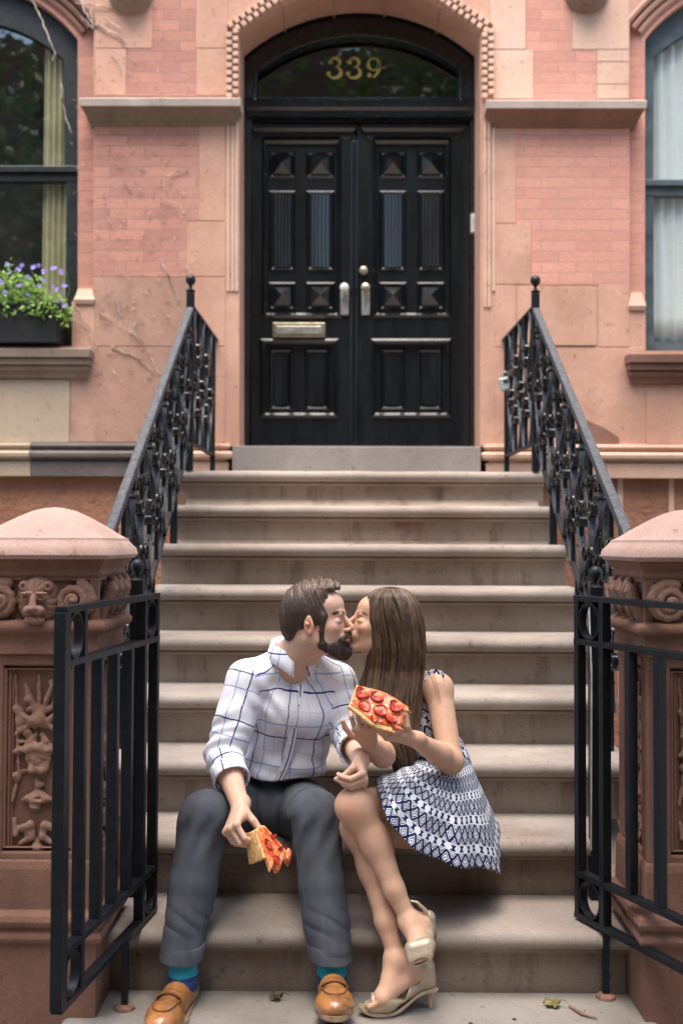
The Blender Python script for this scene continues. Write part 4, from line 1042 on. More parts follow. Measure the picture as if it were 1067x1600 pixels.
# ------------------------------------------------------------------ across the street (seen mirrored in the glass and the door paint)
M['bark'] = simple('street_tree_bark', (.12, .09, .065), .9, 0, .25, 10); M['tree_leaf'] = leafmat('street_tree_leaf', (.085, .14, .05), (.035, .07, .025))
def tree(x, y, h, seed, label, lean=0.0, ncl=11):
    rg = random.Random(seed); t_ = thing('street_tree', label, 'tree', (x, y, -.16), 'street trees behind the camera')
    b = MB(); top = Vector((x, y, h * .5)); b.tube([(x, y, -.3), (x + .05, y, h * .25), top], [.19, .15, .11], 10)
    cl = []
    for i in range(ncl):
        a = rg.uniform(0, 6.28); e = top + Vector((math.cos(a) * rg.uniform(.3, 2.6), math.sin(a) * rg.uniform(.3, 1.7) + lean * rg.uniform(.2, 1), rg.uniform(.3, h * .42)))
        b.tube([top - Vector((0, 0, rg.uniform(0, 1))), top.lerp(e, .5) + Vector((0, 0, .2)), e], [.06, .04, .015], 6); cl.append(e)
    b.build('trunk', M['bark'], t_, True); m = MB()
    for e in cl:
        for _ in range(260):
            c_ = e + Vector((rg.gauss(0, .55), rg.gauss(0, .55), rg.gauss(0, .42))); leaf_mesh(m, c_, Vector((rg.gauss(0, 1), rg.gauss(0, 1), rg.gauss(-.2, .6))), Vector((0, 0, 1)), rg.uniform(.12, .2), rg.uniform(.08, .12), .2)
    m.build('crown', M['tree_leaf'], t_)
tree(-2.9, -2.7, 8.5, 1, 'leafy street tree standing behind the photographer', 4.2, 21); tree(2.9, -3.0, 9, 2, 'second leafy street tree across from the stoop', 4.2, 21); tree(-7.5, -4.0, 10, 4, 'leafy street tree mirrored in the window with the flower box')  # first two crowns lean over the stoop, shaped to shade the lower steps

b = thing('row_house', 'dark brick row house facing the stoop from across the street', 'house', (0, -16, -.16)); m = MB()
m.box(-22, 22, -17, -16, -.2, 15); m.moulding(-22, 22, -16, [(14.4, 0), (15.2, .5)]) if False else None
m.build('wall', simple('opposite_brick', (.16, .085, .06), .9, bscale=20), b)
for i in range(11):
    for k in range(4):
        w_ = MB(); x = -20 + i * 4; w_.box(x - .55, x + .55, -15.99, -15.93, 1.2 + 3.4 * k, 3.3 + 3.4 * k); w_.build('window', M['dark'], b)
# ================================================================== people
def skin_mat(name, base, red):
    m, nt, bs = nodes_of(name); t = NT(nt); a = t.attr('Col')
    n = t.ramp(t.noise(t.world(), 55, 5, .6), [(.3, tuple(x * .90 for x in base)), (.7, base)])
    n = t.mix(t.math('MULTIPLY', t.noise(t.world(), 12, 3), .35), n, red)
    c = t.mix(1.0, n, a.outputs['Color'], 'MULTIPLY'); t.l(c, bs.inputs['Base Color'])
    bs.inputs['Roughness'].default_value = .55; bs.inputs['Specular IOR Level'].default_value = .35
    bs.inputs['Subsurface Weight'].default_value = .10; bs.inputs['Subsurface Radius'].default_value = (.012, .005, .003); bs.inputs['Subsurface Scale'].default_value = 1
    t.l(t.bump(t.noise(t.world(), 450, 4, .7), .25, .001, t.bump(t.noise(t.world(), 60, 3), .15, .004)), bs.inputs['Normal']); return m
M['skin_m'] = skin_mat('fair_skin', (.68, .43, .31), (.62, .32, .22))
M['skin_w'] = skin_mat('tanned_skin', (.64, .39, .265), (.56, .29, .18))
def hair_mat(name, dark, light, rough=.38):
    m, nt, bs = nodes_of(name); t = NT(nt); a = t.attr('Col')
    n = t.ramp(t.noise(t.world((1, 1, .25)), 90, 4, .6), [(.3, dark), (.7, light)])
    t.l(t.mix(1.0, n, a.outputs['Color'], 'MULTIPLY'), bs.inputs['Base Color']); bs.inputs['Roughness'].default_value = rough
    bs.inputs['Specular IOR Level'].default_value = .55; bs.inputs['Anisotropic'].default_value = .4; return m
M['hair_m'] = hair_mat('short_dark_brown_hair', (.045, .028, .019), (.105, .066, .043), .5); M['beard'] = hair_mat('dark_beard', (.024, .015, .011), (.062, .038, .026), .6)
M['hair_w'] = hair_mat('long_brown_hair', (.070, .044, .029), (.25, .165, .108), .48)
M['trouser'] = simple('charcoal_cotton', (.072, .077, .094), .88, 0, .15, 16, 420, .35, .0012, .25, vstretch=(1, 1, .35))
M['leather'] = simple('tan_leather', (.40, .165, .052), .27, 0, .3, 14, 200, .1, .001, .6, coat=.3); M['leather_dark'] = simple('dark_tan_seam', (.16, .055, .02), .5)
M['sole'] = simple('tan_shoe_sole', (.34, .22, .13), .65, 0, .2, 30)
M['gold_shoe'] = simple('champagne_metallic_leather', (.48, .375, .27), .34, .3, .1, 30, 160, .15, .001)
def sock():
    m, nt, bs = nodes_of('teal_navy_sock'); t = NT(nt); g = nt.nodes.new('ShaderNodeNewGeometry'); z = t.sep(g.outputs['Position'])[2]
    f = t.math('GREATER_THAN', z, .088); t.l(t.mix(f, (.012, .035, .12), (.02, .24, .29)), bs.inputs['Base Color']); bs.inputs['Roughness'].default_value = .95; return m
M['sock'] = sock()
def plaid():
    m, nt, bs = nodes_of('windowpane_check_cotton'); t = NT(nt); a = t.attr('pat'); s = t.sep(a.outputs['Vector'])
    wob = t.math('MULTIPLY', t.noise(t.world(), 22, 2), .010)
    def line(c, per, off, wd, soft):
        x = t.math('ADD', c, wob); x = t.math('SUBTRACT', x, off); x = t.math('DIVIDE', x, per); x = t.math('FRACT', t.math('ADD', x, 100.5)); x = t.math('ABSOLUTE', t.math('SUBTRACT', x, .5))
        x = t.math('MULTIPLY', x, per); return t.math('SUBTRACT', 1.0, t.math('SMOOTH_MIN', t.math('DIVIDE', x, wd / 2), 1.0, soft)) if False else t.math('LESS_THAN', x, wd / 2)
    col = (.80, .80, .86)
    for cc, per, offs in ((s[0], .125, (.004, .042, .083)), (s[1], .148, (.012, .062, .108))):
        for off, wd, c, f in zip(offs, (.0042, .0040, .0034), ((.018, .026, .13), (.20, .32, .64), (.70, .54, .68)), (1, .85, .6)):
            col = t.mix(t.math('MULTIPLY', line(cc, per, off, wd, 0), f), col, c)
    t.l(col, bs.inputs['Base Color']); bs.inputs['Roughness'].default_value = .85; bs.inputs['Specular IOR Level'].default_value = .25
    bs.inputs['Subsurface Weight'].default_value = 0
    t.l(t.bump(t.noise(t.world(), 600, 2), .1, .001), bs.inputs['Normal']); return m
M['shirt'] = plaid()
def ikat():
    """navy and white diamond rows: u round the skirt, v down it (pattern attribute in metres)"""
    m, nt, bs = nodes_of('navy_white_diamond_print'); t = NT(nt); a = t.attr('pat'); s = t.sep(a.outputs['Vector'])
    wob = t.math('MULTIPLY', t.math('SUBTRACT', t.noise(t.world(), 70, 2), .5), .006)
    u = t.math('ADD', s[0], wob); v = t.math('ADD', s[1], wob)
    def tri(x, per, off=0.0):
        x = t.math('FRACT', t.math('ADD', t.math('DIVIDE', t.math('SUBTRACT', x, off), per), 100.0)); return t.math('MULTIPLY', t.math('ABSOLUTE', t.math('SUBTRACT', x, .5)), 2.0)
    PB = .080                                                   # one band: a diamond row and a narrow bow-tie row
    vb = t.math('FRACT', t.math('ADD', t.math('DIVIDE', v, PB), 100.0))
    row = t.math('LESS_THAN', vb, .68)
    # diamond row
    dv = t.math('MULTIPLY', t.math('ABSOLUTE', t.math('SUBTRACT', t.math('DIVIDE', vb, .68), .5)), 2.0)
    du = tri(u, .030)
    D = t.math('ADD', du, dv)                                   # 1 on the lattice lines
    r = t.math('ABSOLUTE', t.math('SUBTRACT', D, 1.0))
    l1 = t.math('LESS_THAN', r, .27)
    l2 = t.math('MULTIPLY', t.math('GREATER_THAN', r, .42), t.math('LESS_THAN', r, .60))
    l3 = t.math('GREATER_THAN', r, .84)
    dia = t.math('MAXIMUM', l1, t.math('MAXIMUM', l2, l3))
    # bow-tie row
    bvv = t.math('MULTIPLY', t.math('ABSOLUTE', t.math('SUBTRACT', t.math('DIVIDE', t.math('SUBTRACT', vb, .68), .32), .5)), 2.0)
    bu = tri(u, .030, .015); bow = t.math('LESS_THAN', bu, t.math('MULTIPLY_ADD', bvv, .45, .22))
    edge = t.math('GREATER_THAN', bvv, .80); bow = t.math('MULTIPLY', bow, t.math('SUBTRACT', 1.0, edge))
    f = t.math('ADD', t.math('MULTIPLY', row, dia), t.math('MULTIPLY', t.math('SUBTRACT', 1.0, row), bow))
    t.l(t.mix(f, (.70, .72, .77), (.007, .011, .062)), bs.inputs['Base Color']); bs.inputs['Roughness'].default_value = .85; bs.inputs['Specular IOR Level'].default_value = .25
    t.l(t.bump(t.noise(t.world(), 500, 2), .1, .001), bs.inputs['Normal']); return m
M['dress'] = ikat()

def A(v): return np.array(v, dtype=float)
def J(px, py, Y): return A(W(px, py, Y))
class Loc:
    """local frame: c + s*(x f + y l + z u)"""
    def __init__(s, c, f, l, sc=1): s.c = A(c); s.s = sc; s.M = frame(f, l)
    def p(s, x, y, z): return s.c + s.s * (x * s.M[0] + y * s.M[1] + z * s.M[2])
    def ell(s, c, r, k=.01, sub=False): return Ell(s.p(*c), tuple(s.s * q for q in r), s.M, k * s.s, sub)
    def cone(s, a, b, ra, rb, k=.01, sub=False): return Cone(s.p(*a), s.p(*b), ra * s.s, rb * s.s, k * s.s, sub)
    def box(s, c, h, k=.005, sub=False): return Box(s.p(*c), tuple(s.s * q for q in h), s.M, k * s.s, sub)
    def inv(s, P): return ((P - s.c) @ s.M.T) / s.s
def head_loc(c, yaw, pitch, sc, roll=0):
    f = A((math.cos(yaw) * math.cos(pitch), math.sin(yaw) * math.cos(pitch), math.sin(pitch)))
    l = np.cross((0, 0, 1), f); l /= np.linalg.norm(l); u = np.cross(f, l); l = l * math.cos(roll) + u * math.sin(roll)
    return Loc(c, f, l, sc)
def head_prims(H, male):
    w = 1.0 if male else .93
    P = [H.ell((-.014, 0, .036), (.098, .076 * w, .088), 0), H.ell((.028, 0, -.020), (.064, .060 * w, .085), .02), H.ell((.042, 0, .052), (.050, .060 * w, .044), .02)]
    for s in (-1, 1):
        P += [H.cone((-.015, s * .050 * w, -.05), (.064, s * .014, -.100), .022, .017 if male else .013, .02), H.ell((.053, s * .038, -.022), (.026, .022, .022), .015)]
    P += [H.ell((.074, 0, -.096), (.022, .024 if male else .018, .018), .012),
          H.cone((.085, -.028, .020), (.085, .028, .020), .0095 if male else .006, .0095 if male else .006, .015),
          H.ell((.082, 0, -.060), (.018, .028, .022), .012)]
    for s in (-1, 1):
        P += [H.ell((.102, s * .031, .000), (.017, .017, .012), .014, True), H.ell((.0755, s * .031, -.002), (.013, .0155, .0105), .007)]
    P += [H.cone((.090, 0, .012), (.1155, 0, -.026), .0075, .0095, .008), H.ell((.1145, 0, -.031), (.010, .010, .008), .004)]
    for s in (-1, 1): P += [H.ell((.101, s * .0115, -.034), (.010, .0075, .007), .005), H.ell((.107, s * .007, -.040), (.005, .0035, .003), .002, True)]
    P += [H.ell((.096, 0, -.0565), (.012, .021, .0055), .004), H.ell((.0945, 0, -.0665), (.011, .018, .0065), .004), H.ell((.108, 0, -.0612), (.010, .024, .0012), .002, True),
          H.ell((.092, 0, -.080), (.008, .016, .006), .006, True)]
    for s in (-1, 1) if male else ():
        y = .0755 * w
        E = Loc(H.p(-.008, s * y, -.008), H.M[0] * .95 + H.M[1] * s * .25, H.M[1] * s, H.s)
        P += [E.ell((0, .004, 0), (.018, .008, .031), .004), E.ell((.002, .013, .002), (.010, .008, .020), .003, True), E.ell((-.001, .010, -.006), (.006, .006, .007), .002)]
        P.append(E.ell((.003, .004, -.026), (.008, .005, .009), .004))
    return P
FL = ((.043, .026, .021), (.047, .030, .022), (.043, .028, .021), (.034, .021, .019))
FX = ((.092, .029, 0), (.096, .0095, .003), (.090, -.0095, .001), (.081, -.028, -.003))
FRAD = (.0090, .0092, .0087, .0077)
def hand(P, wrist, Fd, Ld, right, sc, curls, thumb, spread=(6, 1, -4, -9), nails=None):
    Mx = frame(Fd, Ld); f, l = Mx[0], Mx[1]; p = -Mx[2] if right else Mx[2]; w = A(wrist)
    at = lambda x, y, z: w + sc * (x * f + y * l - z * p)
    P.append(Cone(at(-.02, 0, 0), at(.02, 0, 0), .024 * sc, .022 * sc, .012))
    P.append(Ell(at(.048, 0, -.002), (.046 * sc, .034 * sc, .0135 * sc), np.stack([f, l, p]), .014))
    for i in range(4):
        b = at(*FX[i]); st = at(.018, FX[i][1] * .55, 0); P.append(Cone(st, b, .0135 * sc, .0105 * sc, .009))
        a = R(spread[i]); f2 = f * math.cos(a) + l * math.sin(a); ang = 0; q = b
        P.append(Ell(b, (.0112 * sc,) * 3, None, .006))
        for j in range(3):
            ang += R(curls[i][j]); d = f2 * math.cos(ang) + p * math.sin(ang); q2 = q + d * FL[i][j] * sc
            r0 = FRAD[i] * (1 - .07 * j) * sc; P.append(Cone(q, q2, r0, r0 * .92, .0022)); q = q2
        if nails is not None: nails.append((q - d * .006 * sc + (f2 * math.sin(ang) * -1 + p * math.cos(ang)) * -.007 * sc, .0062 * sc))
    q = at(.022, .022, -.008); P.append(Ell(at(.036, .022, -.010), (.026 * sc, .015 * sc, .014 * sc), np.stack([f, l, p]), .010))
    rr = (.0125, .0108, .0098, .0082)
    for j, (tf, tl, tp) in enumerate(thumb):
        d = f * tf + l * tl + p * tp; d /= np.linalg.norm(d); q2 = q + d * (.040, .033, .026)[j] * sc
        P.append(Cone(q, q2, rr[j] * sc, rr[j + 1] * sc, .006 if j == 0 else .003)); q = q2
    return q
def paint_skin(spots, base=(1, 1, 1)):
    """spots: (centre, radius, colour factor, softness)"""
    def fn(V):
        c = np.ones((len(V), 4)); c[:, :3] = base
        for q, r, col, soft in spots:
            d = np.linalg.norm(V - np.asarray(q), axis=1); w = np.clip((r - d) / (r * soft + 1e-9), 0, 1)[:, None]
            c[:, :3] = c[:, :3] * (1 - w) + np.array(col) * w
        return c
    return fn
def normals_of(o):
    n = len(o.data.vertices); a = np.zeros(n * 3, np.float32); o.data.vertices.foreach_get('normal', a); return a.reshape(-1, 3)
def verts_of(o):
    n = len(o.data.vertices); a = np.zeros(n * 3, np.float32); o.data.vertices.foreach_get('co', a); return a.reshape(-1, 3) + np.array(rootloc(o), dtype=np.float32)
def strands(name, paths, radii, mat, parent, cols=None, nside=3):
    """paths: (n, m, 3) array -> one mesh of thin tapered tubes"""
    n, m, _ = paths.shape; T = np.gradient(paths, axis=1); T /= np.linalg.norm(T, axis=2, keepdims=True) + 1e-9
    ref = np.array([.3, -.8, .5]); N1 = np.cross(T, ref); N1 /= np.linalg.norm(N1, axis=2, keepdims=True) + 1e-9; N2 = np.cross(T, N1)
    tp = radii[:, None] * (1 - .8 * np.linspace(0, 1, m) ** 3)[None, :]; rings = []
    for k in range(nside):
        a = 2 * math.pi * k / nside; rings.append(paths + (N1 * math.cos(a) + N2 * math.sin(a)) * tp[:, :, None])
    V = np.stack(rings, 2).reshape(-1, 3)                                   # n,m,side
    i = np.arange(n)[:, None, None] * m * nside; j = np.arange(m - 1)[None, :, None] * nside; k = np.arange(nside)[None, None, :]; k2 = (k + 1) % nside
    Q = np.stack([i + j + k, i + j + k2, i + j + nside + k2, i + j + nside + k], -1).reshape(-1, 4)
    o = mesh_obj(name, V, Q, mat, parent, True)
    c = np.ones((n, 4)) if cols is None else np.concatenate([cols, np.ones((n, 1))], 1); c = np.repeat(c, m * nside, 0)
    a = o.data.color_attributes.new('Col', 'FLOAT_COLOR', 'POINT'); a.data.foreach_set('color', c.astype(np.float32).ravel()); return o
def fuzz(name, o, count, length, dirv, rad, mat, parent, lift=.4, jit=.35, cond=None):
    V, N = verts_of(o), normals_of(o); idx = np.arange(len(V)) if cond is None else np.nonzero(cond(V))[0]
    idx = RNG.choice(idx, min(count, len(idx) * 3)); p0 = V[idx]; n = N[idx]; d = dirv(p0) if callable(dirv) else np.tile(np.array(dirv, float), (len(idx), 1))
    d = d - n * (d * n).sum(1, keepdims=True) * .9; d /= np.linalg.norm(d, axis=1, keepdims=True) + 1e-9
    d = d + n * lift + RNG.normal(size=d.shape) * jit; d /= np.linalg.norm(d, axis=1, keepdims=True)
    L = length * RNG.uniform(.6, 1.2, (len(idx), 1)); t = np.linspace(0, 1, 5)[None, :, None]
    paths = (p0 - n * .001)[:, None, :] + d[:, None, :] * L[:, None, :] * t - n[:, None, :] * L[:, None, :] * lift * .6 * t ** 2
    sh = RNG.uniform(.6, 1.5, (len(idx), 1)) * np.ones((1, 3)); return strands(name, paths, np.full(len(idx), rad), mat, parent, sh)
def project(V):
    C = np.array(CM.transposed(), dtype=float); q = (V - np.array(EYE)) @ C.T; return 533.5 - F * q[:, 0] / q[:, 2], 800 + F * q[:, 1] / q[:, 2], -q[:, 2]
def hit(px, py, V, rad=5):
    x, y, d = project(V); m = (x - px) ** 2 + (y - py) ** 2 < rad * rad
    if not m.any(): m = (x - px) ** 2 + (y - py) ** 2 < 400
    return Vector(V[np.nonzero(m)[0][np.argmin(d[m])]])
def white(V): return np.ones((len(V), 4))
def patmap(o, V, bones):
    """per-corner pattern coordinates taken from the nearest bone of each face"""
    me = o.data; nf = len(me.polygons); lv = np.zeros(len(me.loops), np.int32); me.loops.foreach_get('vertex_index', lv)
    q = lv.reshape(nf, 4); ctr = V[q].mean(1); best = np.full(nf, 9e9); which = np.zeros(nf, int); maps = []
    for bi, (a, b, rad, front, bias, off) in enumerate(bones):
        a, b = A(a), A(b); ax = b - a; Ln = np.linalg.norm(ax); ax = ax / Ln; fr = A(front); fr = fr - ax * (fr @ ax); fr /= np.linalg.norm(fr); sd = np.cross(ax, fr)
        t = np.clip((ctr - a) @ ax, 0, Ln); d = np.linalg.norm(ctr - a - t[:, None] * ax, axis=1) / rad + bias; m = d < best; best[m] = d[m]; which[m] = bi
        maps.append((a, ax, fr, sd, rad, off))
    P = V[lv]; fw = np.repeat(which, 4); out = np.zeros((len(lv), 3), np.float32); fc = np.repeat(ctr, 4, 0)
    for bi, (a, ax, fr, sd, rad, off) in enumerate(maps):
        m = fw == bi; r = P[m] - a; rc = fc[m] - a
        an = np.arctan2(r @ sd, r @ fr); ac = np.arctan2(rc @ sd, rc @ fr); an = an + np.where(an - ac > 3, -2 * np.pi, 0) + np.where(an - ac < -3, 2 * np.pi, 0)
        out[m, 0] = an * rad + off[0]; out[m, 1] = r @ ax + off[1]
    at = me.attributes.new('pat', 'FLOAT_VECTOR', 'CORNER'); at.data.foreach_set('vector', out.ravel())

# ------------------------------------------------------------------ the man
man = thing('person', 'bearded man in white windowpane check shirt and charcoal trousers, seated, kissing and holding folded pizza', 'person', (-.25, 3.5, 0))
HM = head_loc(J(496, 971, 3.385), R(-13), R(5), .93)
nb_, ch_, wa_, pe_ = J(458, 1031, 3.46), J(458, 1106, 3.50), J(440, 1195, 3.55), J(428, 1262, 3.60)
shR, shL = J(387, 1062, 3.41), J(527, 1064, 3.52)
elR, wrR = J(350, 1180, 3.35), J(376, 1262, 3.15); elL, wrL = J(548, 1148, 3.44), J(563, 1188, 3.17)
hR, hL, kR, kL, aR, aL = J(388, 1264, 3.58), J(470, 1264, 3.58), J(322, 1277, 3.22), J(492, 1275, 3.22), J(284, 1492, 3.10), J(515, 1492, 3.10)
sk = head_prims(HM, True)
sk += [Cone(HM.p(-.025, 0, -.045), nb_ + A((0, 0, .0)), .058, .064, .02), Cone(HM.p(.02, -.02, -.06), nb_ + A((.02, -.045, .0)), .03, .03, .03), Cone(nb_, ch_ + A((0, .03, 0)), .055, .075, .03), Cone(nb_, shR + A((0, .01, -.01)), .035, .035, .03), Cone(nb_, shL + A((0, .01, -.01)), .035, .035, .03),
       Cone(ch_ + A((0, .03, 0)), pe_ + A((0, .02, 0)), .075, .085, .03), Cone(shR, elR, .045, .038, .03), Cone(shL, elL, .045, .038, .03), Cone(elR, elR + (wrR - elR) * .35, .040, .038, .02), Cone(elR + (wrR - elR) * .35, wrR, .038, .025, .02),
       Cone(elL, elL + (wrL - elL) * .4, .040, .037, .02), Cone(elL + (wrL - elL) * .4, wrL, .037, .026, .02)]
for h_, k_, a_ in ((hR, kR, aR), (hL, kL, aL)): sk += [Cone(pe_ + A((0, .02, 0)), h_, .08, .07, .03), Cone(h_, k_, .08, .05, .03), Cone(k_, a_, .05, .036, .02)]
nl = []
hand(sk, wrR, (-.22, -.84, -.45), (.68, -.05, .72), True, 1.0, ((62, 48, 22), (66, 52, 25), (68, 55, 25), (70, 55, 28)), ((.55, .35, .75), (.45, .1, .9), (.30, -.25, .95)), nails=nl)
hand(sk, wrL, (.10, -.86, -.50), (-.12, -.45, .88), False, .92, ((66, 58, 18), (70, 56, 16), (70, 58, 20), (72, 62, 24)), ((.75, -.05, .5), (.35, -.40, .85), (.0, -.35, 1)), nails=nl)
sp = [(HM.p(.100, 0, -.061), .020, (.92, .62, .58), .5), (HM.p(.112, 0, -.03), .018, (1.05, .86, .80), .9)]
for s in (-1, 1):
    sp += [(HM.p(-.008, s * .084, -.008), .034, (1.08, .84, .78), .6), (HM.p(.06, s * .045, -.03), .028, (1.04, .88, .84), 1)]
    for q in range(7): sp.append((HM.p(.098 - q * .0045, s * (.014 + q * .006), .0225 + .004 * math.sin(q * .5)), .0068, (.12, .08, .07), .35))
    for q in range(6): sp.append((HM.p(.0905 - abs(q - 2.5) * .0014, s * (.021 + q * .004), -.0075), .0036, (.10, .07, .06), .4))
for q, r in nl: sp.append((q, r, (1.12, .98, .98), .3))
body_m = sdf_obj('body', sk, .0026, M['skin_m'], man, None, paint_skin(sp))
# hair
hp = [HM.ell((-.020, 0, .040), (.106, .083, .093), 0), HM.ell((.012, 0, .100), (.074, .060, .040), .03), HM.ell((.046, .005, .108), (.034, .045, .024), .02), HM.ell((-.085, 0, .0), (.040, .062, .065), .02),
      HM.box((.152, 0, -.015), (.095, .13, .116), .010, True), HM.box((.085, 0, -.135), (.105, .13, .105), .008, True), HM.box((-.08, 0, -.170), (.12, .13, .105), .010, True)]
for s in (-1, 1): hp += [HM.ell((-.010, s * .083, -.014), (.024, .022, .036), .006, True), HM.cone((.036, s * .064, .02), (.030, s * .064, -.030), .011, .007, .012)]
def hdisp(P):
    q = HM.inv(P); top = np.clip((q[:, 2] - .085) / .02, 0, 1)
    return top * (.0026 * np.sin(q[:, 0] * 210 + q[:, 1] * 40 + 2.5 * np.sin(q[:, 1] * 30)) + .0012 * np.sin(q[:, 0] * 430 + q[:, 1] * 60)) + .0006 * np.sin(q[:, 0] * 500 + q[:, 2] * 200)
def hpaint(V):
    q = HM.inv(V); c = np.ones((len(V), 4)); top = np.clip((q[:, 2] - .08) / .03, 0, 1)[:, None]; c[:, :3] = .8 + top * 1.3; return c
hair_m = sdf_obj('hair', hp, .0026, M['hair_m'], man, hdisp, hpaint)
def hdir(P):
    q = HM.inv(P); w = np.clip((q[:, 2] - .07) / .03, 0, 1)[:, None]; side = np.array([-.35, 0, -1.0]); top = np.array([-.55, .8, .25]); d = side * (1 - w) + top * w; return d @ HM.M
hf = fuzz('hair_strands', hair_m, 6500, .016, hdir, .0004, M['hair_m'], hair_m, .14, .10); 
n = 650; xs = RNG.uniform(-.065, .058, n); t = np.linspace(0, 1, 9)[None, :]
ph = np.stack([xs[:, None] - .035 * t + .006 * np.sin(t * 3 + xs[:, None] * 60), -.058 + (.105 + RNG.uniform(-.02, .02, (n, 1))) * t, .103 + (.048 + RNG.uniform(-.004, .006, (n, 1))) * np.sin(np.pi * (.08 + .62 * t)) - 4.2 * (xs[:, None] - .028) ** 2 - .006], 2)
ph = HM.c + HM.s * (ph @ HM.M); sh = RNG.uniform(.8, 2.6, (n, 1)) * np.array([[1, .93, .86]]); strands('combed_strands', ph, RNG.uniform(.0007, .0016, n), M['hair_m'], hair_m, sh)
bp_ = []
for s in (-1, 1): bp_ += [HM.cone((.026, s * .064, -.030), (.026, s * .059, -.068), .007, .010, .01), HM.cone((.024, s * .056, -.076), (.066, s * .026, -.103), .014, .018, .012), HM.cone((.056, s * .042, -.078), (.078, s * .022, -.088), .009, .015, .01), HM.cone((.084, s * .031, -.066), (.078, s * .026, -.088), .008, .012, .008), HM.cone((.086, s * .031, -.062), (.103, s * .006, -.0475), .0065, .007, .006)]
bp_ += [HM.ell((.080, 0, -.108), (.026, .030, .024), .012), HM.ell((.096, 0, -.082), (.008, .010, .008), .005), HM.box((.1, 0, -.0615), (.03, .014, .004), .003, True)]
beard = sdf_obj('beard', bp_, .0024, M['beard'], man, lambda P: vnoise(P, 600, 5) * .0012, white)
fuzz('beard_hairs', beard, 3200, .010, lambda P: np.tile(HM.M[0] * .35 - HM.M[2], (len(P), 1)), .0005, M['beard'], beard, .45, .35)
# shirt
Tx = (nb_ - pe_); fr_ = A((.10, -1, 0))
sp_ = [Cone(ch_ + A((-.055, .0, .02)), wa_ + A((-.045, 0, 0)), .100, .092, 0), Cone(ch_ + A((.055, .02, .02)), wa_ + A((.04, .0, 0)), .100, .095, .03), Cone(wa_ + A((-.04, -.01, 0)), pe_ + A((-.03, -.03, .02)), .095, .105, .03), Cone(wa_ + A((.04, -.01, 0)), pe_ + A((.045, -.03, .02)), .095, .105, .03),
       Cone(nb_ + A((-.03, .01, -.01)), shR + A((.0, 0, -.004)), .052, .060, .03), Cone(nb_ + A((.03, .01, -.01)), shL + A((0, 0, -.004)), .052, .058, .03), Ell(ch_ + A((0, -.035, .0)), (.13, .085, .09), None, .04)]
mR = elR + (wrR - elR) * .36; mL = elL + (wrL - elL) * .52
sp_ += [Cone(shR, shR + (elR - shR) * .5, .064, .062, .02), Cone(shR + (elR - shR) * .5, elR, .062, .060, .015), Cone(elR, mR, .058, .050, .015), Cone(shL, shL + (elL - shL) * .5, .060, .060, .02), Cone(shL + (elL - shL) * .5, elL, .060, .058, .012), Cone(elL, mL, .058, .050, .012)]
dR, dL = (wrR - elR) / np.linalg.norm(wrR - elR), (wrL - elL) / np.linalg.norm(wrL - elL)
sp_ += [Cone(mR - dR * .012, mR + dR * .10, .044, .044, .002, True), Cone(mL - dL * .012, mL + dL * .10, .045, .045, .002, True)]
hz = W(437, 1226, 3.38).z
for px, py, an in ((400, 1216, -8), (437, 1224, 0), (485, 1212, 10)): pass
sp_ += [Box((wa_[0] - .0, 3.5, hz - .099), (.4, .4, .10), None, .004, True), Cone(nb_ + A((.010, -.025, .06)), nb_ + A((.018, -.10, -.018)), .044, .012, .010, True), Ell(nb_ + A((.008, -.004, .058)), (.060, .060, .048), None, .01, True)]
def sdisp(P):
    f = np.zeros(len(P), np.float32)
    for el, a_, b_, ph_ in ((elR, shR, wrR, 0), (elL, shL, wrL, 2)):
        ax = (b_ - a_) / np.linalg.norm(b_ - a_); r = P - el; d = np.linalg.norm(r, axis=1); v = r @ ax.astype(np.float32)
        f += np.exp(-(d / .085) ** 2) * .0058 * np.sin(v * 150 + 14 * r[:, 0] + ph_ + 1.4 * np.sin(r[:, 2] * 40))
        f += np.exp(-((d - .13) / .06) ** 2) * .0028 * np.sin(v * 85 + 30 * r[:, 0] + ph_)
    w = np.exp(-((P[:, 2] - (wa_[2] - .03)) / .075) ** 2)
    f += w * .0042 * np.sin(P[:, 2] * 95 + P[:, 0] * 45 + 1.7 * np.sin(P[:, 0] * 18)) + vnoise(P, 28, 12) * .0036 + vnoise(P, 62, 13) * .0012
    ar = P - shR; f += np.exp(-(np.linalg.norm(ar - np.float32([.045, -.02, -.06]), axis=1) / .06) ** 2) * .005 * np.sin((ar[:, 0] * .8 + ar[:, 2] * .6) * 130)
    return f
V, Q = sdf_mesh(sp_, .0040, sdisp); shirt = mesh_obj('shirt', V, Q, M['shirt'], man, True)
patmap(shirt, V, [(pe_, nb_, .155, fr_, .05, (.0, .0)), (shR, elR, .062, (-.3, -1, 0), 0, (.03, .02)), (elR, wrR, .058, (-.3, -1, 0), 0, (.03, .10)), (shL, elL, .062, (.2, -1, 0), 0, (.05, .05)), (elL, wrL, .058, (.2, -1, .3), 0, (.05, .12))])
SV = V
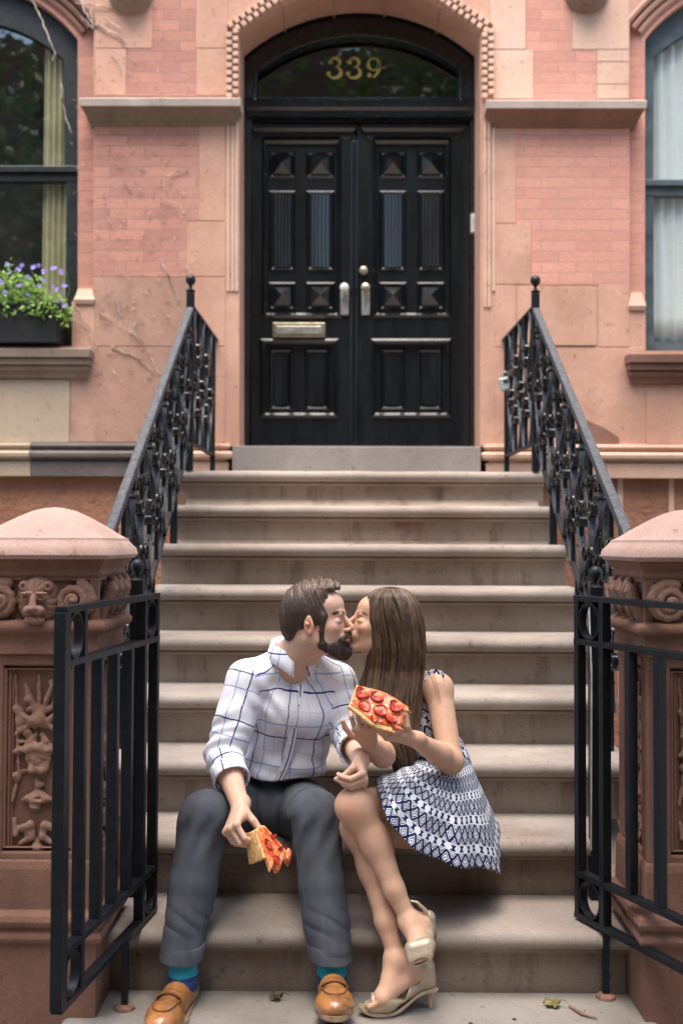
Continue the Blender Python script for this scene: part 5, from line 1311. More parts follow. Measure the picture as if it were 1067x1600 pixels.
def cuff(name, m_, d_, r, ln, parent, off, front):
    fr = A(front); fr = fr - d_ * (fr @ d_); fr /= np.linalg.norm(fr); sd = np.cross(d_, fr); n_ = 44; rs = []
    for t_, rr in ((0, r * 1.02), (.002, r * 1.06), (ln * .5, r * 1.05), (ln, r * 1.07), (ln + .003, r * 1.03), (ln + .001, r * .97), (ln * .4, r * .95)):
        rs.append([tuple(m_ + d_ * (t_ + .003 * math.sin(3 * u + rr * 50)) + (fr * math.cos(u) + sd * math.sin(u)) * (rr + .0022 * math.sin(4 * u + t_ * 60))) for u in np.linspace(0, 2 * math.pi, n_, endpoint=False)])
    m = MB(); m.rings(rs, cap=False); V2 = np.array(m.v); o = mesh_obj(name, V2, np.array(m.f), M['shirt'], parent, True); patmap(o, V2, [(m_ - d_ * .05, m_ + d_ * .1, r, front, 0, off)]); return o
cuff('cuff', mR - dR * .018, dR, .0520, .050, shirt, (.02, .03), (-.3, -1, 0)); cuff('cuff', mL - dL * .016, dL, .0525, .045, shirt, (.05, .0), (.2, -1, .3))
# collar: stand and turned-down leaves
def collar_pt(u, lvl):
    """u 0..1 from one front point round the back to the other"""
    a = R(-86) - u * R(333); c_, s_ = math.cos(a), math.sin(a); back = (1 + math.cos((u - .5) * 2 * math.pi)) / 2      # 1 at the back
    ctr = nb_ + A((.002, -.004, .014)); fl_ = abs(u - .5) * 2
    if lvl == 0: return ctr + A((.063 * c_, .063 * s_, .000 + .012 * back))
    if lvl == 1: return ctr + A((.064 * c_, .064 * s_, .034 + .022 * back - .022 * fl_ ** 3))
    if lvl == 2: return ctr + A((.071 * c_, .071 * s_, .035 + .022 * back - .023 * fl_ ** 3))
    return ctr + A(((.088 + .012 * fl_ ** 6) * c_ - .012 * (1 if u < .5 else -1) * 0, (.088 + .016 * fl_ ** 6) * s_, -.008 + .012 * back - .050 * fl_ ** 4))
m = MB(); n_ = 48; rs = [[tuple(collar_pt(i / n_, l_)) for i in range(n_ + 1)] for l_ in range(4)]
m.rings(rs, closed=False, cap=False); V2 = np.array(m.v); co = mesh_obj('collar', V2, np.array(m.f), M['shirt'], shirt, True); patmap(co, V2, [(nb_ - A((0, 0, .1)), nb_ + A((0, 0, .1)), .085, (1, -1, 0), 0, (.02, .03))])
sm_ = co.modifiers.new('thick', 'SOLIDIFY'); sm_.thickness = .0025
# placket and buttons
M['cotton'] = simple('plain_white_cotton', (.80, .80, .86), .85); M['button'] = simple('yellowish_button', (.60, .58, .38), .4); M['navy'] = simple('navy_thread_line', (.025, .035, .16), .8)
pk = [hit(x, y, SV, 6) for x, y in ((471, 1064), (470, 1080), (467, 1100), (465, 1117), (461, 1140), (456, 1165), (448, 1190), (440, 1212), (438, 1222))]
for _ in range(3): pk = [pk[0]] + [(a + b * 2 + c) / 4 for a, b, c in zip(pk, pk[1:], pk[2:])] + [pk[-1]]
m = MB(); m.ribbon([p + Vector((0, -.0055, .0)) for p in pk], (1, -.15, 0), .026, .003); m.build('placket', M['cotton'], shirt, True, .001)
m = MB(); m.ribbon([p + Vector((.004, -.0076, .0)) for p in pk], (1, -.15, 0), .004, .0012); m.build('placket_line', M['navy'], shirt)
for x, y in ((466, 1117), (456, 1165), (439, 1211), (471, 1070)):
    p = min(pk, key=lambda q: abs(q.z - hit(x, y, SV).z)); m = MB(); m.lathe([(.0003, 0), (.0052, 0), (.0052, .002), (.0035, .0026), (.0003, .0018)], p + Vector((-.002, -.0072, 0)), 12, 'Y'); m.build('button', M['button'], shirt, True)
# trousers
tp = [Ell(pe_ + A((0, .01, .0)), (.165, .128, .105), None, 0), Cone(hR + A((.03, -.05, .020)), hL + A((-.03, -.05, .020)), .088, .088, .03)]
for h_, k_, a_, s in ((hR, kR, aR, -1), (hL, kL, aL, 1)):
    md = (k_ + a_) / 2 + A((-.004 if s < 0 else .0, .0, 0)); tp += [Cone(h_, k_, .098, .074, .02), Ell(k_ + A((0, -.006, .004)), (.067, .066, .066), None, .03), Cone(k_, md, .073, .069, .015), Cone(md, a_ + A((0, 0, .012)), .069, .0595, .01), Cone(a_ + A((0, 0, -.005)), a_ + A((0, 0, -.10)), .047, .047, .002, True)]
    tp.append(Box(a_ + A((0, 0, -.108)), (.09, .09, .10), None, .002, True))
def tdisp(P):
    lowf = np.clip((P[:, 2] - .13) / .06, .12, 1); f = vnoise(P * np.float32([1, 1, .5]), 30, 21) * .004
    for h_, k_, a_, ph_ in ((hR, kR, aR, 0), (hL, kL, aL, 1.5)):
        r = P - k_.astype(np.float32); d = np.linalg.norm(r, axis=1)
        f += np.exp(-((d - .09) / .05) ** 2) * .0038 * np.sin((r[:, 0] * .9 - r[:, 2] * .35) * 120 + ph_) / (1 + np.exp((r[:, 2] - .01) * 160))
        s_ = np.clip(-(r[:, 2]) / .40, 0, 1); f += s_ * (1 - .3 * s_) * .0036 * np.sin(np.arctan2(r[:, 0] + .05 * s_, r[:, 1] + .08) * 3.0 + r[:, 2] * 22 + ph_)
        nr = np.clip((P[:, 2] - a_[2] - .035) / .05, 0, 1); q_ = P[:, 2] * 70 + P[:, 0] * 42 + ph_ + np.sin(P[:, 0] * 30)
        f += np.exp(-((P[:, 2] - a_[2] - .085) / .045) ** 2) * nr * .0024 * (1 - 2 * np.abs(np.sin(q_)) ** .7) * (np.abs(P[:, 0] - a_[0]) < .12)
    cr = P - pe_.astype(np.float32); f += np.exp(-((cr[:, 1] + .12) ** 2 + (cr[:, 2] - .02) ** 2) / .008) * .0055 * (1 - 2 * np.abs(np.sin(np.arctan2(cr[:, 2] + .25, cr[:, 0]) * 13)) ** .7)
    return f * lowf
tro = sdf_obj('trousers', tp, .0042, M['trouser'], man, tdisp); TV_ = verts_of(tro)
for pts in (((452, 1285), (456, 1310), (461, 1340), (466, 1370), (471, 1400), (476, 1435), (480, 1470)), ((358, 1290), (356, 1315), (352, 1345), (347, 1380), (341, 1415), (335, 1450), (330, 1480)), ((424, 1232), (427, 1244), (428, 1256))):
    q_ = [hit(x, y, TV_, 5) + Vector((0, -.0006, 0)) for x, y in pts]
    for _ in range(2): q_ = [q_[0]] + [(a + b * 2 + c) / 4 for a, b, c in zip(q_, q_[1:], q_[2:])] + [q_[-1]]
    m = MB(); m.tube(q_, .0013, 6); m.build('seam', M['trouser'], tro, True)
for h_, a_ in ((kR, aR), (kL, aL)):
    m = MB(); rs = []
    for t_, rr in ((.004, .046), (-.008, .050), (-.009, .0625), (.010, .0635), (.030, .0640), (.033, .0625), (.034, .056)):
        ax = (h_ - a_) / np.linalg.norm(h_ - a_); rs.append([tuple(a_ + ax * t_ + A((math.cos(u) * (rr + .002 * math.sin(3 * u)), math.sin(u) * rr * 1.02, .003 * math.sin(2 * u)))) for u in np.linspace(0, 2 * math.pi, 40, endpoint=False)])
    m.rings(rs, cap=False); m.build('turned_hem', M['trouser'], tro, True)
# socks and loafers
for tag_, heel, toe, pit, an in (('r', A((-.452, 3.150, 0)), A((-.505, 2.865, 0)), 0, aR), ('l', A((-.048, 3.145, 0)), A((-.030, 2.86, 0)), 11, aL)):
    f = toe - heel; f /= np.linalg.norm(f); f = f * math.cos(R(pit)) + A((0, 0, math.sin(R(pit)))); l = np.cross((0, 0, 1), f)
    S_ = Loc(heel + A((0, 0, .0)), f, l, 1.0)
    so_ = [Cone(S_.p(.06, 0, .05), S_.p(.058, 0, .085), .036, .036, 0), Cone(S_.p(.058, 0, .08), an + A((0, 0, .06)), .036, .040, .02), Cone(S_.p(.06, 0, .06), S_.p(.13, 0, .045), .034, .03, .02)]
    sdf_obj('sock', so_, .004, M['sock'], man, lambda P: np.sin(P[:, 2] * 260) * .0008)
    shp = [S_.ell((.045, 0, .046), (.049, .036, .050), 0), S_.cone((.05, 0, .036), (.15, 0, .034), .036, .038, .02), S_.cone((.125, 0, .052), (.19, 0, .034), .036, .033, .02), S_.ell((.222, 0, .026), (.062, .047, .033), .02), S_.cone((.20, -.018, .028), (.20, .018, .028), .032, .032, .02),
           S_.ell((.052, 0, .104), (.056, .031, .046), .006, True), S_.box((.13, 0, -.038), (.25, .1, .05), .001, True)]
    up_ = sdf_obj('loafer', shp, .0032, M['leather'], man, lambda P: vnoise(P, 60, 31) * .0006)
    m = MB(); out = []
    for i in range(40):
        u = 2 * math.pi * i / 40; cx_ = math.cos(u); sy = math.sin(u); x = .14 + .147 * cx_; wd_ = .050 - .014 * max(0, -cx_) - .004 * math.cos(2 * u) - (.008 if -.5 < cx_ < .1 else 0); out.append((x, wd_ * sy * (abs(sy) ** -.25 if abs(sy) > .01 else 1)))
    m.rings([[tuple(S_.p(x, y * .97, -.001)) for x, y in out], [tuple(S_.p(x, y, .002)) for x, y in out], [tuple(S_.p(x, y, .010)) for x, y in out], [tuple(S_.p(x, y * .96, .0125)) for x, y in out]]); m.build('sole', M['sole'], up_, True)
    UV_ = verts_of(up_)
    def drop(x, y):            # height of the upper above (x,y) of the shoe's own frame
        q = S_.inv(UV_); mk = (q[:, 0] - x) ** 2 + (q[:, 1] - y) ** 2 < .006 ** 2; mk &= (q[:, 2] > .02)
        return q[mk, 2].max() if mk.any() else .04
    st = [(.168, y) for y in np.linspace(-.040, .040, 13)]; pts = [Vector(S_.p(x, y, (drop(x, y * .96) if abs(y) < .036 else .040) + .001)) for x, y in st]
    m = MB(); m.ribbon(pts, Vector(S_.M[0]), .017, .0025); m.build('strap', M['leather'], up_, True)
    m = MB()
    ap = [(.175 + .068 * math.sin(math.pi * i / 24) ** .7, .034 * math.cos(math.pi * i / 24)) for i in range(25)]; m.tube([Vector(S_.p(x, y, drop(x, y) + .0004)) for x, y in ap], .0016, 6)
    for dx in (-.009, .009): m.tube([Vector(S_.p(.168 + dx, y, drop(.168 + dx, y * .96) + .0025)) for y in np.linspace(-.030, .030, 9)], .0009, 5)
    m.build('stitching', M['leather_dark'], up_, True)

# ------------------------------------------------------------------ the woman
wom = thing('person', 'long haired woman in diamond print dress and gold heels, kissing and holding pizza', 'person', (.15, 3.45, 0))
HW = head_loc(J(591, 978, 3.425), R(180 + 15), R(17), .86)
wn_, wc_, ww_, wp_ = J(618, 1048, 3.50), J(648, 1112, 3.50), J(688, 1186, 3.50), J(690, 1262, 3.54)
wsL, wsR = J(684, 1076, 3.41), J(592, 1078, 3.58); weL, wwL = J(704, 1190, 3.30), J(646, 1154, 3.15); weR, wwR = J(598, 1180, 3.31), J(577, 1163, 3.18)
K1, A1, H1 = J(553, 1260, 3.12), J(640, 1440, 3.07), J(660, 1256, 3.52); K2, A2, H2 = J(560, 1294, 3.17), J(619, 1497, 3.08), J(700, 1294, 3.47)
wk = head_prims(HW, False)
wk += [Cone(HW.p(-.030, 0, -.04), wn_, .044, .048, .02), Cone(HW.p(.02, 0, -.06), wn_ + A((-.02, -.02, .0)), .022, .03, .03), Cone(wn_, wc_, .055, .085, .04), Cone(wc_, ww_, .078, .066, .03), Cone(ww_, wp_, .068, .09, .03), Cone(wn_, wsL, .036, .040, .04), Cone(wn_, wsR, .036, .040, .04),
       Ell(wsL, (.043, .043, .046), None, .02), Cone(wsL, weL, .043, .035, .02), Cone(wsR, weR, .043, .035, .02), Ell(weL, (.035, .036, .034), None, .012),
       Cone(weL, weL + (wwL - weL) * .35, .036, .035, .015), Cone(weL + (wwL - weL) * .35, wwL, .035, .0215, .015), Cone(weR, weR + (wwR - weR) * .35, .036, .034, .015), Cone(weR + (wwR - weR) * .35, wwR, .034, .022, .015)]
he2, ba2 = J(655, 1518, 3.08), J(596, 1558, 3.03)
he1, ba1 = J(660, 1442, 3.08), J(655, 1484, 3.00)
def foot2_prims():          # standing in its heel, seen from the side
    o_ = [Cone(A2, he2, .028, .026, .015), Cone(A2 + A((-.004, -.004, -.01)), ba2 + A((.012, 0, .010)), .031, .023, .02), Cone(he2, ba2, .022, .021, .02), Cone(ba2 + A((0, -.014, 0)), ba2 + A((0, .022, 0)), .019, .015, .012)]
    for i in range(5):
        b_ = ba2 + A((-.006, -.022 + i * .0115, -.004)); o_.append(Cone(b_, b_ + A((-.027 + .003 * i, -.002, -.013 - .001 * i)), .0088 - .0008 * i, .0076 - .0007 * i, .003))
    return o_
def foot1_prims():          # toes down over the other ankle
    o_ = [Cone(A1, he1, .027, .025, .015), Cone(A1 + A((.002, -.006, 0)), ba1, .028, .023, .02), Cone(he1, ba1, .021, .021, .02), Cone(ba1 + A((-.018, 0, 0)), ba1 + A((.016, 0, .004)), .018, .016, .012)]
    for i in range(5):
        b_ = ba1 + A((-.020 + i * .0105, -.010, -.010 + i * .003)); o_.append(Cone(b_, b_ + A((.002, -.015, -.013)), .0088 - .0006 * i, .0078 - .0006 * i, .003))
    return o_
for K_, A_, H_, sgn in ((K1, A1, H1, 1), (K2, A2, H2, -1)):
    cf = K_ + (A_ - K_) * .33 + A((.010, .018, 0)); lo_ = K_ + (A_ - K_) * .72
    LG = [Cone(wp_, H_, .10, .080, 0), Cone(H_, K_, .076, .045, .02), Ell(K_ + A((-.002, -.006, .002)), (.044, .040, .044), None, .03), Cone(K_, cf, .042, .0435, .03), Cone(cf, lo_, .042, .028, .03), Cone(lo_, A_, .028, .0235, .02), Ell(A_ + A((.0, -.004, 0)), (.027, .029, .026), None, .012), Ell(A_ + A((-.020, -.010, .004)), (.009, .009, .011), None, .010)]
    if sgn > 0: LG += foot1_prims()
    else: LG += foot2_prims()
    wk.append(Group(LG, .004))
nl = []
hand(wk, wwR, (-.22, -.66, .70), (-.96, .12, -.12), True, .86, ((34, 58, 30), (30, 58, 30), (30, 56, 28), (30, 52, 26)), ((.5, .75, .2), (.85, .40, .3), (.9, .10, .4)), (8, 2, -5, -12), nl)
hand(wk, wwL, (-.92, -.28, .12), (-.15, -.85, .35), False, .88, ((38, 62, 38), (40, 62, 40), (42, 62, 40), (44, 60, 40)), ((.5, .7, .45), (.2, .25, .95), (.05, -.02, 1)), (8, 2, -4, -9), nl)
sp = [(HW.p(.100, 0, -.061), .020, (.95, .58, .56), .5)]
for s in (-1, 1):
    sp += [(HW.p(.06, s * .04, -.03), .028, (1.05, .86, .80), 1)]
    for q in range(7): sp.append((HW.p(.096 - q * .0045, s * (.014 + q * .006), .0235 + .005 * math.sin(q * .5)), .0050, (.20, .14, .11), .4))
    for q in range(6): sp.append((HW.p(.0912 - abs(q - 2.5) * .0016, s * (.020 + q * .0045), -.0065), .0036, (.06, .045, .04), .4))
for q, r in nl: sp.append((q, r, (1.14, .94, .94), .3))
for K_ in (K1, K2): sp.append((K_ + A((0, -.05, .0)), .05, (1.03, .90, .85), 1))
body_w = sdf_obj('body', wk, .0026, M['skin_w'], wom, None, paint_skin(sp))
BW = verts_of(body_w)
# hair: elliptical column following the head and hanging to the elbow
HL = [  # front edge px, back edge px, row y, centre depth, half depth
    (598, 616, 916.5, 3.43, .026), (584, 629, 920, 3.43, .052), (571, 640, 929, 3.43, .076), (568, 649, 944, 3.43, .088), (568, 655, 965, 3.43, .093), (571, 659, 990, 3.435, .093), (571, 661, 1015, 3.44, .090),
    (567, 660, 1040, 3.45, .085), (560, 659, 1062, 3.44, .090), (557, 655, 1085, 3.43, .095), (565, 652, 1110, 3.42, .092), (578, 648, 1135, 3.40, .085), (592, 644, 1160, 3.38, .070), (604, 644, 1182, 3.37, .050), (612, 636, 1203, 3.365, .030)]
def hl(v):
    x = np.clip(v, 0, 1) * (len(HL) - 1); i = np.minimum(x.astype(int), len(HL) - 2); f = x - i; f = f * f * (3 - 2 * f) * .5 + f * .5; B = np.array(HL, float); return B[i] * (1 - f)[..., None] + B[i + 1] * f[..., None]
def hair_pt(th, v, k=1.0):
    q = hl(v); cx_ = (q[..., 0] + q[..., 1]) / 2; hw = (q[..., 1] - q[..., 0]) / 2; Y = q[..., 3]; y = q[..., 2]
    ct, st_ = np.cos(th), np.sin(th); ex_ = np.where(v < .18, 1 - .38 * np.clip(v, 0, 1) / .18, .62); ct = np.sign(ct) * np.abs(ct) ** ex_; st_ = np.sign(st_) * np.abs(st_) ** .8
    X = (cx_ - 547 + 5) * Y / F + hw * Y / F * ct * k; Z = EYE.z - (y - 850) * Y / F; return np.stack([X, Y + q[..., 4] * st_ * k, Z], -1)
m = MB(); rs = []
for v in np.linspace(0, 1, 46):
    th = np.linspace(0, 2 * np.pi, 40, endpoint=False); rs.append([tuple(p) for p in hair_pt(th, np.full(40, v), .90)])
rs[0] = [tuple(np.mean(rs[0], 0) + (np.array(p) - np.mean(rs[0], 0)) * .6) for p in rs[0]]
m.rings(rs); hw_ = m.build('hair', M['hair_w'], wom, True)
a_ = hw_.data.color_attributes.new('Col', 'FLOAT_COLOR', 'POINT'); a_.data.foreach_set('color', np.tile([.30, .28, .27, 1], len(hw_.data.vertices)).astype(np.float32))
n = 4600; th0 = RNG.uniform(0, 2 * np.pi, n); v0 = RNG.uniform(0, .10, n) + (RNG.random(n) < .12) * RNG.uniform(0, .3, n); v1 = np.clip(RNG.normal(.93, .07, n), .55, 1.03); t = np.linspace(0, 1, 30)
vv = v0[:, None] + (v1 - v0)[:, None] * t; lock = np.round(th0 * 5.2) / 5.2
thv = th0[:, None] + (lock - th0)[:, None] * .55 * t ** 2 + .06 * np.sin(vv * 9 + lock[:, None] * 5) + .14 * np.sin(th0 * 3)[:, None] * t
kk = (RNG.uniform(.90, 1.03, n))[:, None] * (1 - .03 * t) + .022 * np.sin(vv * 13 + th0[:, None] * 7) * t + .014 * np.sin(lock * 17)[:, None]
pa = hair_pt(thv, vv, kk); pa[:, :, 0] += (.006 * np.sin(vv * 11 + lock[:, None] * 3)) * t; top = pa[:, 0:1, :]
c0 = np.array([(605 - 542) * 3.44 / F, 3.44, EYE.z - (919 - 850) * 3.44 / F]); wt = np.exp(-(vv / .035) ** 2)[..., None] * .55; pa = pa * (1 - wt) + c0 * wt
base_c = RNG.uniform(.65, 1.25, (n, 1)) * (.9 + .22 * np.sin(lock * 11)[:, None]) + (RNG.random((n, 1)) < .08) * .5; cols = base_c * np.array([[1, .95, .88]])
strands('hair_locks', pa, RNG.uniform(.0004, .0012, n), M['hair_w'], hw_, cols)
fly = []; rgx = random.Random(2)
for px0, px1, px2, px3 in (((664, 1040), (690, 1075), (698, 1110), (676, 1150)), ((660, 1030), (682, 1060), (692, 1100), (688, 1140)), ((662, 1050), (678, 1085), (672, 1120), (664, 1150)), ((640, 1130), (652, 1150), (650, 1170), (642, 1178)), ((560, 1040), (552, 1060), (553, 1085), (566, 1100)), ((655, 1010), (676, 1040), (690, 1090), (684, 1125)), ((600, 1150), (604, 1170), (612, 1188), (608, 1200))):
    P0, P1, P2, P3 = [A(W(x, y, 3.345)) for x, y in (px0, px1, px2, px3)]
    for _ in range(3):
        tt = np.linspace(0, 1, 30)[:, None]; jt = [A((rgx.gauss(0, .004), rgx.gauss(0, .006), rgx.gauss(0, .004))) for _ in range(4)]
        fly.append((1 - tt) ** 3 * (P0 + jt[0]) + 3 * (1 - tt) ** 2 * tt * (P1 + jt[1]) + 3 * (1 - tt) * tt ** 2 * (P2 + jt[2]) + tt ** 3 * (P3 + jt[3]))
strands('loose_wisps', np.array(fly), np.full(len(fly), .00035), M['hair_w'], hw_, np.full((len(fly), 3), 1.6))
# bodice and straps
bd = [Cone(wc_ + A((-.01, -.012, -.01)), ww_, .092, .084, 0), Ell(wc_ + A((-.055, -.03, -.015)), (.07, .075, .06), None, .03), Cone(ww_, ww_ + A((.006, 0, -.03)), .087, .094, .02), Box(wc_ + A((0, 0, .115)), (.3, .3, .075), None, .004, True)]
V, Q = sdf_mesh(bd, .0042, lambda P: vnoise(P, 45, 41) * .002); dress = mesh_obj('dress', V, Q, M['dress'], wom, True); patmap(dress, V, [(ww_, wc_, .09, (-.5, -1, 0), 0, (0, 0))])
def strap(pts, parent, w_=.018):
    P3 = [hit(x, y, BW, 6) for x, y in pts]; P3 = [p + Vector((0, -.003, .003)) for p in P3]; m = MB(); d_ = (P3[-1] - P3[0]).normalized(); nrm = Vector((0, -.8, .6)); sd = d_.cross(nrm).normalized(); m.ribbon(P3, sd, w_, .003)
    V2 = np.array(m.v); o = m.build('strap', M['dress'], parent, True); at = o.data.attributes.new('pat', 'FLOAT_VECTOR', 'CORNER'); lv = np.zeros(len(o.data.loops), np.int32); o.data.loops.foreach_get('vertex_index', lv); V3 = verts_of(o)[lv]; at.data.foreach_set('vector', np.ascontiguousarray(V3[:, [0, 2, 1]]).astype(np.float32).ravel())
strap([(659, 1060), (664, 1051), (672, 1046), (681, 1045), (690, 1048), (697, 1055)], dress)
# skirt
SK = [((588, 1217, 3.30), (640, 1196, 3.36), (652, 1186, 3.42)), ((591, 1240, 3.13), (638, 1208, 3.20), (658, 1188, 3.38)), ((603, 1274, 3.055), (650, 1226, 3.13), (670, 1190, 3.36)), ((622, 1301, 3.05), (668, 1240, 3.12), (682, 1191, 3.355)),
      ((652, 1327, 3.07), (690, 1252, 3.16), (695, 1190, 3.36)), ((690, 1346, 3.12), (712, 1262, 3.21), (706, 1188, 3.375)), ((730, 1356, 3.18), (730, 1260, 3.25), (715, 1185, 3.40)), ((765, 1359, 3.27), (747, 1255, 3.31), (722, 1180, 3.44)),
      ((784, 1357, 3.37), (760, 1245, 3.41), (728, 1176, 3.50)), ((778, 1292, 3.53), (755, 1238, 3.53), (724, 1173, 3.56)), ((752, 1276, 3.65), (735, 1232, 3.62), (714, 1172, 3.60)), ((705, 1268, 3.70), (700, 1222, 3.66), (700, 1172, 3.62)),
      ((650, 1262, 3.68), (672, 1215, 3.62), (680, 1174, 3.58)), ((602, 1236, 3.50), (648, 1202, 3.50), (662, 1180, 3.50))]
B3 = np.array([[A(W(*p)) for p in row] for row in SK]); ns, nv = 280, 46; k = len(SK)
def cr(P, x):      # closed catmull-rom through P at parameters x
    i = np.floor(x).astype(int); f = (x - i)[:, None]; p0, p1, p2, p3 = (P[(i + d) % k] for d in (-1, 0, 1, 2)); return .5 * ((2 * p1) + (-p0 + p2) * f + (2 * p0 - 5 * p1 + 4 * p2 - p3) * f ** 2 + (-p0 + 3 * p1 - 3 * p2 + p3) * f ** 3)
xs_ = np.linspace(0, k, ns, endpoint=False); hem, mid, wst = (cr(B3[:, j], xs_) for j in range(3)); vt = np.linspace(0, 1, nv)[:, None, None]
S3 = (1 - vt) ** 2 * wst + 2 * (1 - vt) * vt * (mid * 1.0) + vt ** 2 * hem
ctr = S3.mean(1, keepdims=True); out_ = S3 - ctr; out_ /= np.linalg.norm(out_, axis=2, keepdims=True); amp = (vt ** 1.3) * .011; ww = xs_[None, :, None]
S3 = S3 + out_ * amp * (np.sin(ww * 3.6 + .8 * np.sin(vt * 3)) * (1 - np.exp(-((ww - 0) / 2.2) ** 2)) * .8 + .2 * np.sin(ww * 8.3 + 1.1)) + out_ * .004 * np.sin(vt * 16 + ww * 1.1) * (ww < 5)
Vs = S3.reshape(-1, 3); ii = np.arange(nv - 1)[:, None] * ns; jj = np.arange(ns)[None, :]; j2 = (jj + 1) % ns; Qs = np.stack([ii + jj, ii + ns + jj, ii + ns + j2, ii + j2], -1).reshape(-1, 4)
skirt = mesh_obj('skirt', Vs, Qs, M['dress'], dress, True); so2 = skirt.modifiers.new('thick', 'SOLIDIFY'); so2.thickness = .002
lenu = np.concatenate([[0], np.cumsum(np.linalg.norm(np.diff(S3[nv * 2 // 3], axis=0), axis=1))]); lenv = np.concatenate([[0], np.cumsum(np.linalg.norm(np.diff(S3[:, ns // 3], axis=0), axis=1))])
lu = np.append(lenu, lenu[-1] + .008); PT_ = []
for a in range(nv - 1):
    u0, u1 = lu[:-1], lu[1:]; z = np.zeros(ns); PT_.append(np.stack([np.stack([u0, z + lenv[a], z], 1), np.stack([u0, z + lenv[a + 1], z], 1), np.stack([u1, z + lenv[a + 1], z], 1), np.stack([u1, z + lenv[a], z], 1)], 1))
at = skirt.data.attributes.new('pat', 'FLOAT_VECTOR', 'CORNER'); at.data.foreach_set('vector', np.concatenate(PT_).astype(np.float32).ravel())
# shoes
def shoe2():
    pr = [Cone(he2 + A((.014, 0, .014)), he2 + A((.017, 0, -.022)), .0285, .030, 0), Cone(he2 + A((.004, 0, -.030)), ba2 + A((.03, .0, -.012)), .022, .018, .015), Cone(he2 + A((.006, 0, .02)), he2 + A((.010, 0, -.01)), .026, .03, .01),
          Cone(ba2 + A((.012, .002, -.012)), ba2 + A((-.020, .002, -.018)), .031, .028, .01), Box(ba2 + A((-.0, 0, .066)), (.10, .1, .05), frame((-1, 0, -.12), (0, -1, 0)), .004, True),
          Box(he2 + A((-.068, 0, .020)), (.055, .1, .066), frame((-.92, 0, .39), (0, 1, 0)), .004, True), Box(ba2 + A((-.052, 0, -.004)), (.022, .06, .012), None, .004, True)]
    return sdf_obj('heel_shoe', pr, .0026, M['gold_shoe'], wom)
s2 = shoe2()
m = MB(); so_pts = [(560, 1573, .010), (574, 1579, .030), (598, 1581, .034), (620, 1577, .031), (636, 1566, .023), (652, 1552, .020), (668, 1545, .024), (681, 1545, .016)]
for _ in range(3): so_pts = [so_pts[0]] + [tuple(p_[j] * (1 - w_) + q_[j] * w_ for j in range(3)) for p_, q_ in zip(so_pts, so_pts[1:]) for w_ in (.25, .75)] + [so_pts[-1]]
rs = []
for i, (x, y, hw2) in enumerate(so_pts):
    Y_ = 3.03 + .05 * i / (len(so_pts) - 1); q = A(W(x, y, Y_)); q[2] = max(q[2], .004); rs.append([tuple(q + A((0, -hw2, -.003))), tuple(q + A((0, hw2, -.003))), tuple(q + A((0, hw2, .006))), tuple(q + A((0, -hw2, .006)))])
m.rings(rs); m.build('sole', M['gold_shoe'], s2, True, .002)
m = MB(); a0, a1 = W(673, 1545, 3.08), W(673, 1578, 3.08); a1.z = .001; hs = []
for i in range(9):
    t_ = i / 8; c_ = a0.lerp(a1, t_) + Vector((.004 * math.sin(math.pi * t_) * -1, 0, 0)); r_ = .017 * (1 - t_) ** 1.8 + .0048; hs.append([c_ + Vector((math.cos(u) * r_, math.sin(u) * r_ * .9, 0)) for u in np.linspace(0, 2 * math.pi, 14, endpoint=False)])
m.rings(hs); m.build('stiletto', M['gold_shoe'], s2, True)
tc_ = ba1 + A((.001, -.016, -.017))
pr = [Cone(ba1 + A((-.018, -.003, .002)), ba1 + A((.020, -.003, .013)), .0248, .0238, 0), Cone(tc_ + A((-.016, 0, -.002)), tc_ + A((.016, 0, .010)), .0215, .0205, .012), Cone(ba1 + A((.020, .01, .012)), he1 + A((.016, .004, -.012)), .020, .017, .012), Cone(he1 + A((.014, .006, -.02)), he1 + A((.016, .006, .012)), .020, .021, .01),
      Ell(tc_ + A((-.002, -.022, -.004)), (.022, .024, .0095), frame((1, 0, .36), (0, -1, 0)), .002, True), Box(A1 + A((-.030, -.02, .006)), (.046, .05, .040), frame((1, 0, -.9), (0, 1, 0)), .006, True), Ell(he1 + A((.006, -.022, -.020)), (.009, .02, .020), frame((1, 0, .3), (0, 1, 0)), .003, True)]
s1 = sdf_obj('heel_shoe', pr, .0026, M['gold_shoe'], wom)
m = MB(); m.tube([W(x, y, Y_) for x, y, Y_ in ((641, 1407, 3.07), (652, 1410, 3.065), (663, 1421, 3.07), (669, 1434, 3.075), (671, 1450, 3.07), (673, 1466, 3.055))], [.002, .004, .006, .007, .006, .004], 8); m.build('ankle_strap', M['gold_shoe'], s1, True)
hs = []; b0, b1 = A(W(672, 1452, 3.10)), A(W(684, 1462, 3.19))
for i in range(8):
    t_ = i / 7; c_ = b0 + (b1 - b0) * t_; r_ = .016 * (1 - t_) ** 1.8 + .0048; hs.append([tuple(c_ + A((math.cos(u) * r_ * .6, 0, math.sin(u) * r_))) for u in np.linspace(0, 2 * math.pi, 12, endpoint=False)])
m = MB(); m.rings(hs); m.build('stiletto', M['gold_shoe'], s1, True)
m = MB(); q = hit(609, 1153, BW, 5); m.tube([q + Vector((math.cos(u) * .009, .004 + math.sin(u) * .009, .002 * math.cos(u))) for u in np.linspace(0, 6.28, 17)[:-1]], .0012, 6, closed=True); m.ball(q + Vector((0, -.007, .0)), .0028, 5); m.build('ring', M['nickel'], wom, True)

